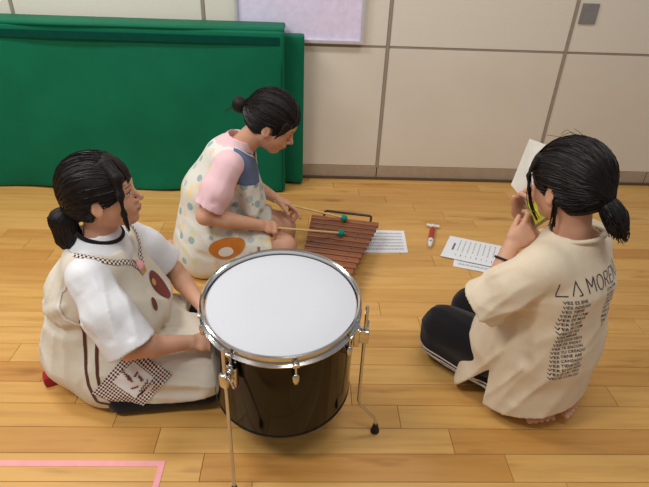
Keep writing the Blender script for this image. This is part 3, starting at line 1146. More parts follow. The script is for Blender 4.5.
def text_on(name, bvh, s, size, o, u, v, d, mat, parent, off=0.002, squeeze=1.0):
    cu = bpy.data.curves.new(name, 'FONT')
    cu.body = s
    cu.size = size
    cu.resolution_u = 2
    cu.offset = size * 0.010
    tmp = bpy.data.objects.new(name, cu)
    COL.objects.link(tmp)
    dg = bpy.context.evaluated_depsgraph_get()
    me = bpy.data.meshes.new_from_object(tmp.evaluated_get(dg))
    bpy.data.objects.remove(tmp)
    o, u, v, d = Vector(o), Vector(u).normalized(), Vector(v).normalized(), Vector(d).normalized()
    pts = [drop(bvh, o + u * q.co.x * squeeze + v * q.co.y - d * 0.25, d, off) for q in me.vertices]
    fs_ = [tuple(p.vertices) for p in me.polygons]
    bpy.data.meshes.remove(me)
    return mesh_obj(name, pts, fs_, mat, parent)

# ------------------------------------------------------------------ anatomy
class Frame:
    """head or hand frame: f forward, l left, u up, at origin o, size s"""
    def __init__(self, o, yaw=0, pitch=0, roll=0, s=1.0):
        y, p, r = (math.radians(q) for q in (yaw, pitch, roll))
        Rz = np.array([[math.cos(y), -math.sin(y), 0], [math.sin(y), math.cos(y), 0], [0, 0, 1]])
        Ry = np.array([[math.cos(p), 0, math.sin(p)], [0, 1, 0], [-math.sin(p), 0, math.cos(p)]])   # pitch > 0 looks down
        Rx = np.array([[1, 0, 0], [0, math.cos(r), -math.sin(r)], [0, math.sin(r), math.cos(r)]])
        self.R = Rz @ Ry @ Rx
        self.o = V3(o); self.s = s
    def p(self, x, y, z):
        return self.o + self.R @ (V3((x, y, z)) * self.s)
    def d(self, x, y, z):
        return self.R @ V3((x, y, z))
    def axes(self):
        return self.R.T

def fz(z):
    return z * 0.90 if z < 0 else z

def head_shape(vol, H):
    s = H.s
    P = lambda c: H.p(c[0], c[1], fz(c[2]))
    E = lambda c, r, k: vol.add(el(P(c), V3(r) * s, H.axes()), k * s)
    C = lambda a, b, r1, r2, k: vol.add(rc(P(a), P(b), r1 * s, r2 * s), k * s)
    E((-0.012, 0, 0.035), (0.096, 0.075, 0.086), 0.0)
    E((0.026, 0, -0.025), (0.058, 0.057, 0.074), 0.03)
    for q in (-1, 1):
        C((-0.004, q * 0.048, -0.052), (0.048, q * 0.010, -0.097), 0.019, 0.015, 0.03)
        E((0.046, q * 0.033, -0.034), (0.029, 0.024, 0.028), 0.02)
    E((0.060, 0, -0.100), (0.017, 0.016, 0.012), 0.018)
    E((0.062, 0, 0.032), (0.026, 0.050, 0.032), 0.025)
    for q in (-1, 1):
        vol.sub(el(P((0.097, q * 0.032, 0.002)), V3((0.015, 0.020, 0.011)) * s, H.axes()), 0.014 * s)
        E((0.0715, q * 0.031, 0.001), (0.0125, 0.0135, 0.0115), 0.004)
    C((0.080, 0, 0.010), (0.104, 0, -0.030), 0.0070, 0.0092, 0.010)
    for q in (-1, 1):
        E((0.090, q * 0.011, -0.036), (0.010, 0.007, 0.007), 0.006)
    E((0.075, 0, -0.062), (0.015, 0.023, 0.020), 0.014)
    E((0.0900, 0, -0.0600), (0.0065, 0.018, 0.0048), 0.005)
    E((0.0860, 0, -0.0710), (0.0068, 0.016, 0.0054), 0.005)
    for q in (-1, 1):
        vol.add(el(P((-0.006, q * 0.078, -0.012)), V3((0.0180, 0.008, 0.030)) * s, Frame((0, 0, 0), 0, -12, 0).axes() @ H.axes()), 0.008 * s)
        vol.sub(el(P((0.002, q * 0.087, -0.008)), V3((0.010, 0.006, 0.018)) * s, H.axes()), 0.005 * s)

def face_marks(H, bvh, parent, closed=False, sides=(-1, 1)):
    """eyes, brows and lips laid on the face"""
    s = H.s
    fwd = -H.d(1, 0, 0)
    for q in sides:
        out = H.d(0.92, q * 0.40, 0)
        u = np.cross(H.d(0, 0, 1), out)
        o = H.p(0.092, q * 0.032, 0.002)
        dd = -out
        if closed:
            patch('eyelash', bvh, o - H.d(0, 0, 0.004) * s, u, H.d(0, 0, 1), dd, quadg([(-0.014 * s, 0.001), (0.014 * s, 0.001), (0.014 * s, -0.0022), (-0.014 * s, -0.0022)], 8, 2), M['eye'], parent, 0.0012)
        else:
            patch('eye_white', bvh, o, u, H.d(0, 0, 1), dd, disc(0.012 * s, 0.0040 * s), M['eyewhite'], parent, 0.0010)
            patch('iris', bvh, o, u, H.d(0, 0, 1), dd, disc(0.0058 * s, 0.0044 * s), M['eye'], parent, 0.0016)
            patch('eyelash', bvh, o + H.d(0, 0, 0.0055) * s, u, H.d(0, 0, 1), dd, quadg([(-0.0155 * s, 0.0012), (0.0155 * s, 0.0012), (0.0145 * s, -0.002), (-0.0145 * s, -0.002)], 8, 2), M['eye'], parent, 0.0020)
        patch('eyebrow', bvh, H.p(0.092, q * 0.032, 0.025), u, H.d(0, 0, 1), dd, quadg([(-0.016 * s, 0.0016), (0.016 * s, 0.0016), (0.015 * s, -0.0014), (-0.015 * s, -0.0014)], 8, 2), M['brow'], parent, 0.0010)
    o = H.p(0.10, 0, fz(-0.0655))
    patch('lips', bvh, o, H.d(0, 1, 0), H.d(0, 0, 1), fwd, disc(0.0185 * s, 0.0072 * s), M['lip'], parent, 0.0009)

def hand(vol, wrist, d, n, t, s=1.0, curl=(30, 35, 20), spread=4, thumb=(0.62, 0.62, 0.35), thumb_curl=18, per=None, k=0.006):
    """d: finger direction, n: where the palm faces, t: thumb side"""
    d = nrm(d); n = nrm(V3(n) - d * (V3(n) @ d)); t = V3(t); t = nrm(t - d * (t @ d) - n * (t @ n))
    W = V3(wrist)
    P = lambda a, b, c: W + (d * a + t * b + n * c) * s
    vol.add(ec(P(0.012, 0, 0), P(0.040, 0.002, 0), t, (0.0165 * s, 0.024 * s), (0.0150 * s, 0.036 * s)), 0.012)
    vol.add(ec(P(0.040, 0.002, 0), P(0.076, 0.001, 0.001), t, (0.0150 * s, 0.036 * s), (0.0115 * s, 0.037 * s)), 0.010)
    base = [(0.082, 0.028), (0.087, 0.0095), (0.083, -0.009), (0.076, -0.0265)]
    lens = [(0.040, 0.024, 0.020), (0.044, 0.028, 0.021), (0.040, 0.025, 0.020), (0.032, 0.019, 0.018)]
    for i in range(4):
        cu = per[i] if per else curl
        p = P(base[i][0] - 0.008, base[i][1], 0)
        ang = math.radians(spread * (1.5 - i))
        dd = d * math.cos(ang) + t * math.sin(ang)
        a = 0.0
        r = [0.0090, 0.0084, 0.0078, 0.0066]
        if i == 3:
            r = [q * 0.88 for q in r]
        for j in range(3):
            a += math.radians(cu[j])
            q = p + (dd * math.cos(a) + n * math.sin(a)) * lens[i][j] * s * (1.2 if j == 0 else 1.0)
            vol.add(rc(p, q, r[j] * s, r[j + 1] * s), k if j == 0 else 0.003)
            p = q
    tb = P(0.024, 0.024, 0.004)
    td = nrm(d * thumb[0] + t * thumb[1] + n * thumb[2])
    q1 = tb + td * 0.036 * s
    vol.add(rc(tb, q1, 0.0145 * s, 0.0105 * s), 0.012)
    a = math.radians(thumb_curl)
    td2 = nrm(td * math.cos(a) + nrm(d * 0.6 - t * 0.5 + n * 0.5) * math.sin(a))
    q2 = q1 + td2 * 0.028 * s
    vol.add(rc(q1, q2, 0.0102 * s, 0.0092 * s), 0.003)
    vol.add(rc(q2, q2 + nrm(td2 + n * 0.15) * 0.020 * s, 0.0092 * s, 0.0074 * s), 0.003)

def foot(vol, ankle, toe_dir, sole_n, s=1.0, k=0.01):
    d = nrm(toe_dir); n = nrm(V3(sole_n) - d * (V3(sole_n) @ d)); t = np.cross(d, n)
    A = V3(ankle)
    P = lambda a, b, c: A + (d * a + t * b + n * c) * s
    vol.add(ec(P(-0.035, 0, 0.012), P(0.03, 0, 0.012), t, (0.026 * s, 0.028 * s), (0.026 * s, 0.032 * s)), 0.02)
    vol.add(ec(P(0.03, 0, 0.012), P(0.115, 0.002, 0.016), t, (0.026 * s, 0.032 * s), (0.016 * s, 0.042 * s)), 0.015)
    for i in range(5):
        b = 0.034 - 0.0175 * i
        r = (0.0115, 0.0090, 0.0085, 0.0080, 0.0075)[i] * s
        ln = (0.046, 0.046, 0.042, 0.037, 0.031)[i]
        vol.add(rc(P(0.108 - 0.006 * i, b, 0.014), P(0.115 - 0.005 * i + ln, b * 1.08, 0.018), r, r), 0.005)

def strand_attr(H, tie):
    """angle round the axis that runs through the hair tie, and distance from it: hair flows along the meridians"""
    t = V3(tie)
    ax = nrm(H.p(0.05, 0, 0.055) - t)
    up = nrm(H.d(0, 0, 1) - ax * (H.d(0, 0, 1) @ ax))
    sd = np.cross(ax, up)
    def fn(P):
        q = P - t
        u, v, w = q @ up, q @ sd, q @ ax
        ang = np.arctan2(v, u)
        return np.stack([ang / 1.0, w * 4.0, np.zeros(len(P))], 1)
    return fn

def hair_cap(vol, H, face=(0.118, 0, -0.030), face_r=(0.080, 0.080, 0.092), low=-0.062, grow=1.0, ear=True):
    s = H.s
    A = H.axes()
    vol.add(el(H.p(-0.016, 0, 0.040), V3((0.108 * grow, 0.0885 * grow, 0.098 * grow)) * s, A))
    vol.add(el(H.p(-0.042, 0, -0.004), V3((0.072, 0.078, 0.074)) * s, A), 0.03 * s)
    vol.sub(el(H.p(*face), V3(face_r) * s, A), 0.008 * s)
    # cut below a slanting line from in front of the ear to the nape
    vol.cut(half(H.p(-0.085, 0, low), H.d(-0.28, 0, -1)), 0.01 * s)
    vol.sub(rc(H.p(0.015, -0.2, -0.075), H.p(0.015, 0.2, -0.075), 0.052 * s, 0.052 * s), 0.01 * s)
    if ear:
        for q in (-1, 1):
            vol.sub(el(H.p(0.006, q * 0.088, -0.016), V3((0.023, 0.026, 0.034)) * s, A), 0.006 * s)

def lock(vol, H, pts, rad, flat=0.35, k=0.008):
    """a flattened lock of hair through head-space points"""
    q = [H.p(*p) for p in pts]
    for i in range(len(q) - 1):
        out = nrm((q[i] + q[i + 1]) / 2 - H.p(-0.01, 0, 0.02))
        ax = nrm(q[i + 1] - q[i])
        lat = np.cross(ax, out)
        a, b = rad[i] * H.s, rad[i + 1] * H.s
        vol.add(ec(q[i], q[i + 1], lat, (max(a * flat, 0.004), a), (max(b * flat, 0.0035), b)), k)

def strands(name, bvh, paths, parent, r=0.0011, seed=1, hug=True, seg=10, per=1, jitter=0.004, lift=0.0012, free=1.1):
    """fine hairs through guide points (root space), hugging the hair mass where they touch it"""
    rnd = random.Random(seed)
    m = MB()
    for g in paths:
        for c in range(per):
            g2 = [Vector(p) + Vector([rnd.gauss(0, jitter) for _ in range(3)]) * (0.4 if i == 0 else 1.0) for i, p in enumerate(g)]
            pts = []
            n = len(g2)
            for i in range(seg + 1):
                t = i / seg * (n - 1)
                k = min(int(t), n - 2)
                f = t - k
                p0, p1, p2, p3 = g2[max(k - 1, 0)], g2[k], g2[k + 1], g2[min(k + 2, n - 1)]
                p = 0.5 * ((2 * p1) + (p2 - p0) * f + (2 * p0 - 5 * p1 + 4 * p2 - p3) * f * f + (3 * p1 - p0 - 3 * p2 + p3) * f ** 3)
                if hug and i / seg < free:
                    h = bvh.find_nearest(p, 0.035)
                    if h[0] is not None:
                        p = h[0] + h[1] * (lift + rnd.uniform(-0.0006, 0.0012))
                pts.append(p)
            rr = [r * (0.9 if i == 0 else (0.25 if i == seg else 1.0)) for i in range(seg + 1)]
            m.tube(pts, rr, 3, cap=False)
    o = m.build(name, M['hair_line'], parent, True)
    o['kind'] = 'stuff'
    return o

def comb_back(H, tie, n=170, seed=2, lowz=-0.05):
    """guide paths from the hairline and the parting over the skull to the tie"""
    rnd = random.Random(seed)
    t = V3(tie)
    out = []
    for i in range(n):
        a = rnd.uniform(-1.0, 1.0) * 2.5          # angle round the head seen from the tie
        st = rnd.uniform(0.0, 0.75)
        c = V3((-0.016, 0, 0.035))
        ring = []
        for k in range(5):
            q = st + (1 - st) * k / 4            # 0 front, 1 back
            th = q * PI * 0.95
            x = math.cos(th) * 0.108
            rr = math.sin(max(th, 0.35)) 
            p = c + V3((x, math.sin(a) * 0.090 * rr, math.cos(a) * 0.100 * rr))
            if p[2] < lowz:
                p[2] = lowz
            w = max(0.0, (q - 0.55) / 0.45) ** 1.5
            ring.append(H.p(*p) * (1 - w) + t * w)
        out.append(ring)
    return out

def person(label, loc, deg):
    return thing('person', label, 'person', (loc[0], loc[1], 0), (0, 0, math.radians(deg)))

def mirror(p):
    return (p[0], -p[1], p[2])

# ------------------------------------------------------------------ person sitting by the drum (cream apron)
def build_left():
    root = person('person with a ponytail in a cream apron sitting beside the drum', (-0.66, 1.43), 0)
    H = Frame((0.050, 0, 0.694), yaw=6, pitch=-9, roll=0, s=1.0)
    # body
    b = Vol((-0.34, -0.34, 0.0), (0.48, 0.34, 0.83), 0.004)
    b.add(el((-0.07, 0, 0.125), (0.13, 0.165, 0.11)))
    b.add(ec((-0.08, 0, 0.15), (-0.06, 0, 0.33), (0, 1, 0), (0.095, 0.14), (0.085, 0.125)), 0.04)
    b.add(ec((-0.06, 0, 0.33), (-0.01, 0, 0.46), (0, 1, 0), (0.085, 0.125), (0.08, 0.14)), 0.03)
    b.add(rc((0.01, -0.12, 0.488), (0.01, 0.12, 0.488), 0.042, 0.042), 0.04)
    b.add(rc((0.005, 0, 0.49), H.p(-0.022, 0, -0.035), 0.052, 0.047), 0.03)
    head_shape(b, H)
    arms = {-1: [(0.015, -0.155, 0.485), (0.125, -0.222, 0.285), (0.292, -0.150, 0.246)],
            1: [(0.015, 0.155, 0.485), (0.165, 0.200, 0.290), (0.285, 0.075, 0.225)]}
    for q in (-1, 1):
        A = arms[q]
        b.chain(A[:2], [0.043, 0.037], 0.03)
        m = (V3(A[1]) * 0.62 + V3(A[2]) * 0.38)
        b.chain([A[1], m, A[2]], [0.036, 0.035, 0.0235], 0.01)
        b.chain([(-0.04, q * 0.10, 0.12), (0.31, q * 0.13, 0.088)], [0.080, 0.060], 0.04)
        b.chain([(0.31, q * 0.13, 0.075), (0.0, q * 0.16, 0.05)], [0.055, 0.036], 0.02)
    hand(b, arms[-1][2], (0.93, 0.22, -0.22), (-0.15, 0, -1), (0, 1, 0), 1.0, curl=(8, 16, 12), spread=5, thumb=(0.75, 0.6, 0.05), thumb_curl=10)
    hand(b, arms[1][2], (0.85, -0.45, -0.18), (0, 0, -1), (0, -1, 0), 1.0, curl=(10, 18, 12))
    foot(b, (-0.05, 0.17, 0.035), (-0.9, 0.25, 0), (0, 0, 1))
    body = b.mesh('body', M['skin'], root)
    bv = bvh_of(b)
    face_marks(H, bv, body)
    # hair
    tie = H.p(-0.106, -0.012, -0.030)
    h = Vol((-0.24, -0.16, 0.40), (0.22, 0.17, 0.86), 0.004)
    hair_cap(h, H, face=(0.125, 0.005, -0.045), face_r=(0.075, 0.070, 0.086))
    lock(h, H, [(0.055, -0.036, 0.112), (0.078, -0.060, 0.070), (0.072, -0.075, 0.020), (0.064, -0.077, -0.040), (0.058, -0.068, -0.090)], [0.018, 0.013, 0.008, 0.005, 0.003], 0.5, 0.022)
    lock(h, H, [(0.050, 0.074, 0.050), (0.056, 0.076, -0.02), (0.052, 0.068, -0.080)], [0.016, 0.010, 0.004], 0.4)
    h.add(rc(H.p(-0.085, 0, -0.010), tie, 0.040, 0.019), 0.03)
    hh = h.mesh('hair', M['hair'], root, 2, strand_attr(H, tie))
    t = Vol((-0.24, -0.16, 0.38), (0.10, 0.12, 0.78), 0.004)
    t.add(rc(tie, H.p(-0.135, -0.02, -0.050), 0.019, 0.034))
    t.add(ec(H.p(-0.135, -0.02, -0.050), H.p(-0.140, -0.02, -0.110), (0, 1, 0), (0.036, 0.036), (0.032, 0.038)), 0.02)
    t.add(ec(H.p(-0.140, -0.02, -0.110), H.p(-0.122, -0.02, -0.175), (0, 1, 0), (0.032, 0.036), (0.010, 0.020)), 0.02)
    pt = t.mesh('ponytail', M['hair'], hh, 1, strand_attr(H, H.p(-0.13, -0.02, -0.04) + V3((0, 0, 0.5))))
    pp = []
    for k in range(60):
        an = 2 * PI * k / 60
        o1, o2 = H.d(math.cos(an), math.sin(an), 0) * 0.036, H.d(math.cos(an), math.sin(an), 0) * 0.016
        pp.append([V3(tie), H.p(-0.136, -0.02, -0.055) + o1, H.p(-0.140, -0.02, -0.110) + o1, H.p(-0.120, -0.02, -0.170) + o2, H.p(-0.112, -0.02, -0.195) + o2 * 0.6])
    strands('tail_hair', bvh_of(t), pp, pt, 0.0013, 8, True, 12, 2, 0.003)
    m = MB()
    m.tube([V3(tie) + 0.021 * (H.d(0, 1, 0) * math.cos(a) + H.d(0.35, 0, 0.94) * math.sin(a)) for a in np.linspace(0, 2 * PI, 20)[:-1]], 0.0045, 8, True)
    m.build('hair_tie', M['brown_tape'], hh, True)
    hb = bvh_of(h)
    strands('combed_hair', hb, comb_back(H, tie, 190, 2), hh, seed=3)
    fr = []
    for k in range(26):
        y = -0.040 + 0.100 * k / 25
        e = y * 1.05 + 0.012
        fr.append([H.p(0.045, y * 0.3 - 0.012, 0.134), H.p(0.086, y * 0.7, 0.098), H.p(0.106 - 6 * e * e, e, 0.052), H.p(0.110 - 8 * e * e, e * 1.05, 0.022 - 0.012 * abs(y) / 0.06)])
    strands('fringe', hb, fr, hh, 0.0014, 5, True, 9, 3, 0.003)
    sl = [[H.p(0.055, -0.038, 0.120), H.p(0.080, -0.064, 0.07), H.p(0.073, -0.077, 0.01), H.p(0.064, -0.079, -0.05), H.p(0.058, -0.070, -0.100)] for k in range(8)]
    strands('side_lock', hb, sl, hh, 0.0013, 6, False, 10, 2, 0.003)
    # shirt
    s = Vol((-0.34, -0.36, 0.02), (0.40, 0.36, 0.62), 0.005)
    s.add(ec((-0.08, 0, 0.12), (-0.06, 0, 0.34), (0, 1, 0), (0.125, 0.165), (0.105, 0.145)))
    s.add(ec((-0.06, 0, 0.34), (-0.005, 0, 0.47), (0, 1, 0), (0.105, 0.145), (0.092, 0.150)), 0.03)
    s.add(ec((0.012, -0.10, 0.490), (0.012, 0.10, 0.490), (1, 0, 0), (0.050, 0.062), (0.050, 0.062)), 0.04)
    s.add(rc((0.006, 0, 0.50), (0.010, 0, 0.552), 0.082, 0.066), 0.04)
    s.sleeve([(0.012, -0.140, 0.487), (0.070, -0.190, 0.395), (0.138, -0.226, 0.292)], [0.062, 0.072, 0.083])
    s.sleeve([(0.012, 0.140, 0.487), (0.080, 0.180, 0.395), (0.135, 0.200, 0.315)], [0.062, 0.070, 0.080])
    s.sub(rc((0.008, 0, 0.585), (0.02, 0, 0.68), 0.058, 0.075), 0.006)
    for q in (((0.02, -0.20, 0.47), (0.10, -0.27, 0.36)), ((-0.02, -0.205, 0.44), (0.05, -0.265, 0.36)), ((0.06, -0.19, 0.47), (0.15, -0.26, 0.36))):
        s.crease(q, 0.022, 0.007)
    s.folds(0.004, 45, (0.45, -0.25, -0.85), 3, ((0.07, -0.22, 0.40), (0.15, 0.12, 0.17)))
    s.wrinkle(0.002, 30, 3)
    s.open_ends()
    so = s.mesh('t_shirt', M['tee_white'], root)
    sb = bvh_of(s)
    m = MB()
    m.tube([(0.012 + 0.069 * math.cos(a), 0.068 * math.sin(a), 0.570 - 0.022 * math.cos(a)) for a in np.linspace(0, 2 * PI, 40)[:-1]], 0.0068, 10, True)
    m.build('collar', M['black_rib'], so, True)
    # trousers
    tr = Vol((-0.32, -0.34, 0.0), (0.46, 0.34, 0.30), 0.006)
    for q in (-1, 1):
        tr.chain([(-0.04, q * 0.11, 0.11), (0.325, q * 0.135, 0.085)], [0.090, 0.070], 0.03)
        tr.chain([(0.335, q * 0.165, 0.056), (0.06, q * 0.205, 0.046)], [0.054, 0.046], 0.03)
    tr.add(el((-0.07, 0, 0.12), (0.15, 0.18, 0.12)), 0.03)
    tr.cut(half((0, 0, 0.003), (0, 0, -1)))
    tr.mesh('trousers', M['black_cloth'], root)
    # apron
    a = Vol((-0.36, -0.36, 0.0), (0.46, 0.36, 0.60), 0.005)
    a.add(ec((-0.085, 0, 0.13), (-0.060, 0, 0.34), (0, 1, 0), (0.165, 0.205), (0.122, 0.165)))
    a.add(ec((-0.060, 0, 0.34), (-0.003, 0, 0.475), (0, 1, 0), (0.122, 0.165), (0.100, 0.156)), 0.03)
    a.add(ec((0.012, -0.11, 0.492), (0.012, 0.11, 0.492), (1, 0, 0), (0.054, 0.068), (0.054, 0.068)), 0.04)
    a.add(ec((0.055, 0, 0.455), (0.115, 0, 0.27), (0, 1, 0), (0.060, 0.120), (0.085, 0.175)), 0.05)
    for q in (-1, 1):
        a.chain([(0.00, q * 0.11, 0.125), (0.33, q * 0.135, 0.098)], [0.118, 0.086], 0.05)
        a.chain([(0.02, q * 0.13, 0.07), (0.30, q * 0.16, 0.05)], [0.105, 0.070], 0.05)
    a.add(bxs((0.16, 0, 0.10), (0.15, 0.12, 0.055), 0.03), 0.05)
    a.sub(el((0.012, 0, 0.572), (0.100, 0.115, 0.090)), 0.01)
    a.sub(rc((0.06, 0, 0.545), (0.125, 0, 0.475), 0.050, 0.028), 0.012)
    a.crease([(0.08, 0.02, 0.44), (0.18, -0.06, 0.24)], 0.035, 0.010)
    a.crease([(0.06, -0.06, 0.42), (0.14, -0.16, 0.24)], 0.03, 0.010)
    a.crease([(0.12, -0.24, 0.12), (0.32, -0.22, 0.10)], 0.03, 0.008)
    a.crease([(0.02, -0.20, 0.30), (-0.18, -0.12, 0.30), (-0.22, 0, 0.29)], 0.035, 0.012)
    a.crease([(-0.05, -0.20, 0.42), (-0.14, -0.12, 0.34), (-0.20, -0.05, 0.31)], 0.03, 0.010, 1)
    a.folds(0.005, 32, (0.25, -0.1, -0.95), 5, ((0.12, -0.02, 0.36), (0.20, 0.26, 0.24)))
    a.folds(0.005, 30, (1, -0.3, 0.05), 9, ((0.22, -0.12, 0.14), (0.32, 0.30, 0.14)))
    a.folds(0.005, 30, (0.2, 0.3, -0.9), 6, ((-0.15, -0.08, 0.26), (0.22, 0.28, 0.30)))
    a.wrinkle(0.003, 24, 11)
    a.cut(half((0.05, 0, 0.026), (0.15, 0, -1)))
    # the front hem stops short of the knees
    a.cut(half((0.405, 0, 0), (1, 0.1, 0.15)), 0.02)
    a.sub(bxs((0.37, 0.22, 0.14), (0.12, 0.13, 0.16), 0.02), 0.015)
    ao = a.mesh('apron', M['apron_cream'], root)
    ab = bvh_of(a)
    # neckline trim
    g = []
    for k in range(33):
        an = PI * 0.62 * (k / 16 - 1)
        r = 0.112 + 0.012 * abs(math.sin(an))
        g.append((0.012 + 0.100 * math.cos(an) + 0.055 * max(0, 1 - abs(an) / 0.6), 0.122 * math.sin(an), 0.540 - 0.05 * math.cos(an) - 0.035 * max(0, 1 - abs(an) / 0.6)))
    ribbon('gingham_trim', ab, g, 0.016, M['gingham'], ao, 0.003)
    ribbon('armhole_binding', ab, [(0.075, -0.15, 0.52), (0.00, -0.165, 0.535), (-0.06, -0.175, 0.49), (-0.085, -0.18, 0.42), (-0.070, -0.19, 0.355), (-0.02, -0.20, 0.322), (0.04, -0.21, 0.305)], 0.009, M['patch_white'], ao, 0.003)
    # side stripes
    for dx in (0.0, 0.034):
        ribbon('stripe', ab, [(-0.028 + dx, -0.30, 0.345), (-0.030 + dx, -0.32, 0.25), (-0.020 + dx, -0.33, 0.14), (0.000 + dx * 1.2, -0.33, 0.075), (0.055 + dx * 1.6, -0.33, 0.045)], 0.010, M['brown_tape'], ao, 0.002, (0, 1, 0))
    # pocket with patch
    dv = (-0.15, 0.88, -0.45)
    uu, vv = (0.97, 0.17, 0.10), (-0.02, 0.45, 0.89)
    pk = patch('pocket', ab, (0.122, -0.26, 0.160), uu, vv, dv, quadg([(-0.128, -0.014), (0.012, -0.104), (0.126, 0.006), (-0.004, 0.105)], 24, 24), M['gingham'], ao, 0.004)
    patch('white_patch', ab, (0.125, -0.26, 0.164), uu, vv, dv, quadg([(-0.062, 0.010), (0.004, -0.056), (0.066, 0.000), (0.002, 0.064)], 10, 10), M['patch_white'], pk, 0.006)
    rnd = random.Random(4)
    for (cx, cy, ln, an) in ((-0.022, 0.026, 0.044, -0.85), (-0.012, 0.014, 0.034, -0.85), (0.024, 0.006, 0.022, -0.85), (0.034, -0.020, 0.044, 0.85), (0.004, -0.020, 0.026, 0.2), (0.010, 0.020, 0.018, 0.9)):
        pts = []
        for k in range(14):
            q = (k / 13 - 0.5) * ln
            w = 0.005 * math.sin(k * 2.1)
            x, y = cx + q * math.cos(an) - w * math.sin(an), cy + q * math.sin(an) + w * math.cos(an)
            pts.append(Vector((0.125, -0.26, 0.164)) + Vector(uu).normalized() * x + Vector(vv).normalized() * y)
        ribbon('printed_script', ab, pts, 0.0028, M['brown_print'], pk, 0.0075, dv, 0.003)
    # appliques on the bib
    dv = (-0.93, 0.25, -0.28)
    uu, vv = (0.25, 0.97, 0.0), (-0.28, 0.0, 0.96)
    o = (0.16, -0.02, 0.36)
    patch('applique', ab, o, uu, vv, dv, disc(0.036, 0.064, 0.045, -0.012, 0.3, 28, 5, lambda q: 1 + 0.10 * math.sin(2 * q + 1)), M['russet'], ao, 0.003)
    patch('applique', ab, o, uu, vv, dv, disc(0.013, 0.013, 0.022, 0.014), M['tan'], ao, 0.005)
    patch('cupcake_print', ab, o, uu, vv, dv, quadg([(-0.006, 0.062), (0.026, 0.062), (0.032, 0.090), (-0.012, 0.090)], 6, 6), M['tan'], ao, 0.003)
    patch('cupcake_icing', ab, o, uu, vv, dv, disc(0.024, 0.014, 0.010, 0.094), M['pinkprint'], ao, 0.0045)
    patch('cupcake_cherry', ab, o, uu, vv, dv, disc(0.008, 0.008, 0.004, 0.108), M['russet'], ao, 0.006)
    patch('cone_print', ab, o, uu, vv, dv, disc(0.010, 0.024, -0.048, -0.028, -0.25), M['brown_print'], ao, 0.003)
    # red cloth showing under the hem at the back
    m = MB(); m.box((-0.215, -0.085, 0.022), (0.07, 0.05, 0.042), Matrix.Rotation(0.5, 3, 'Z'), 0.012)
    m.build('slipper', M['shoe_red'], root, True)
build_left()

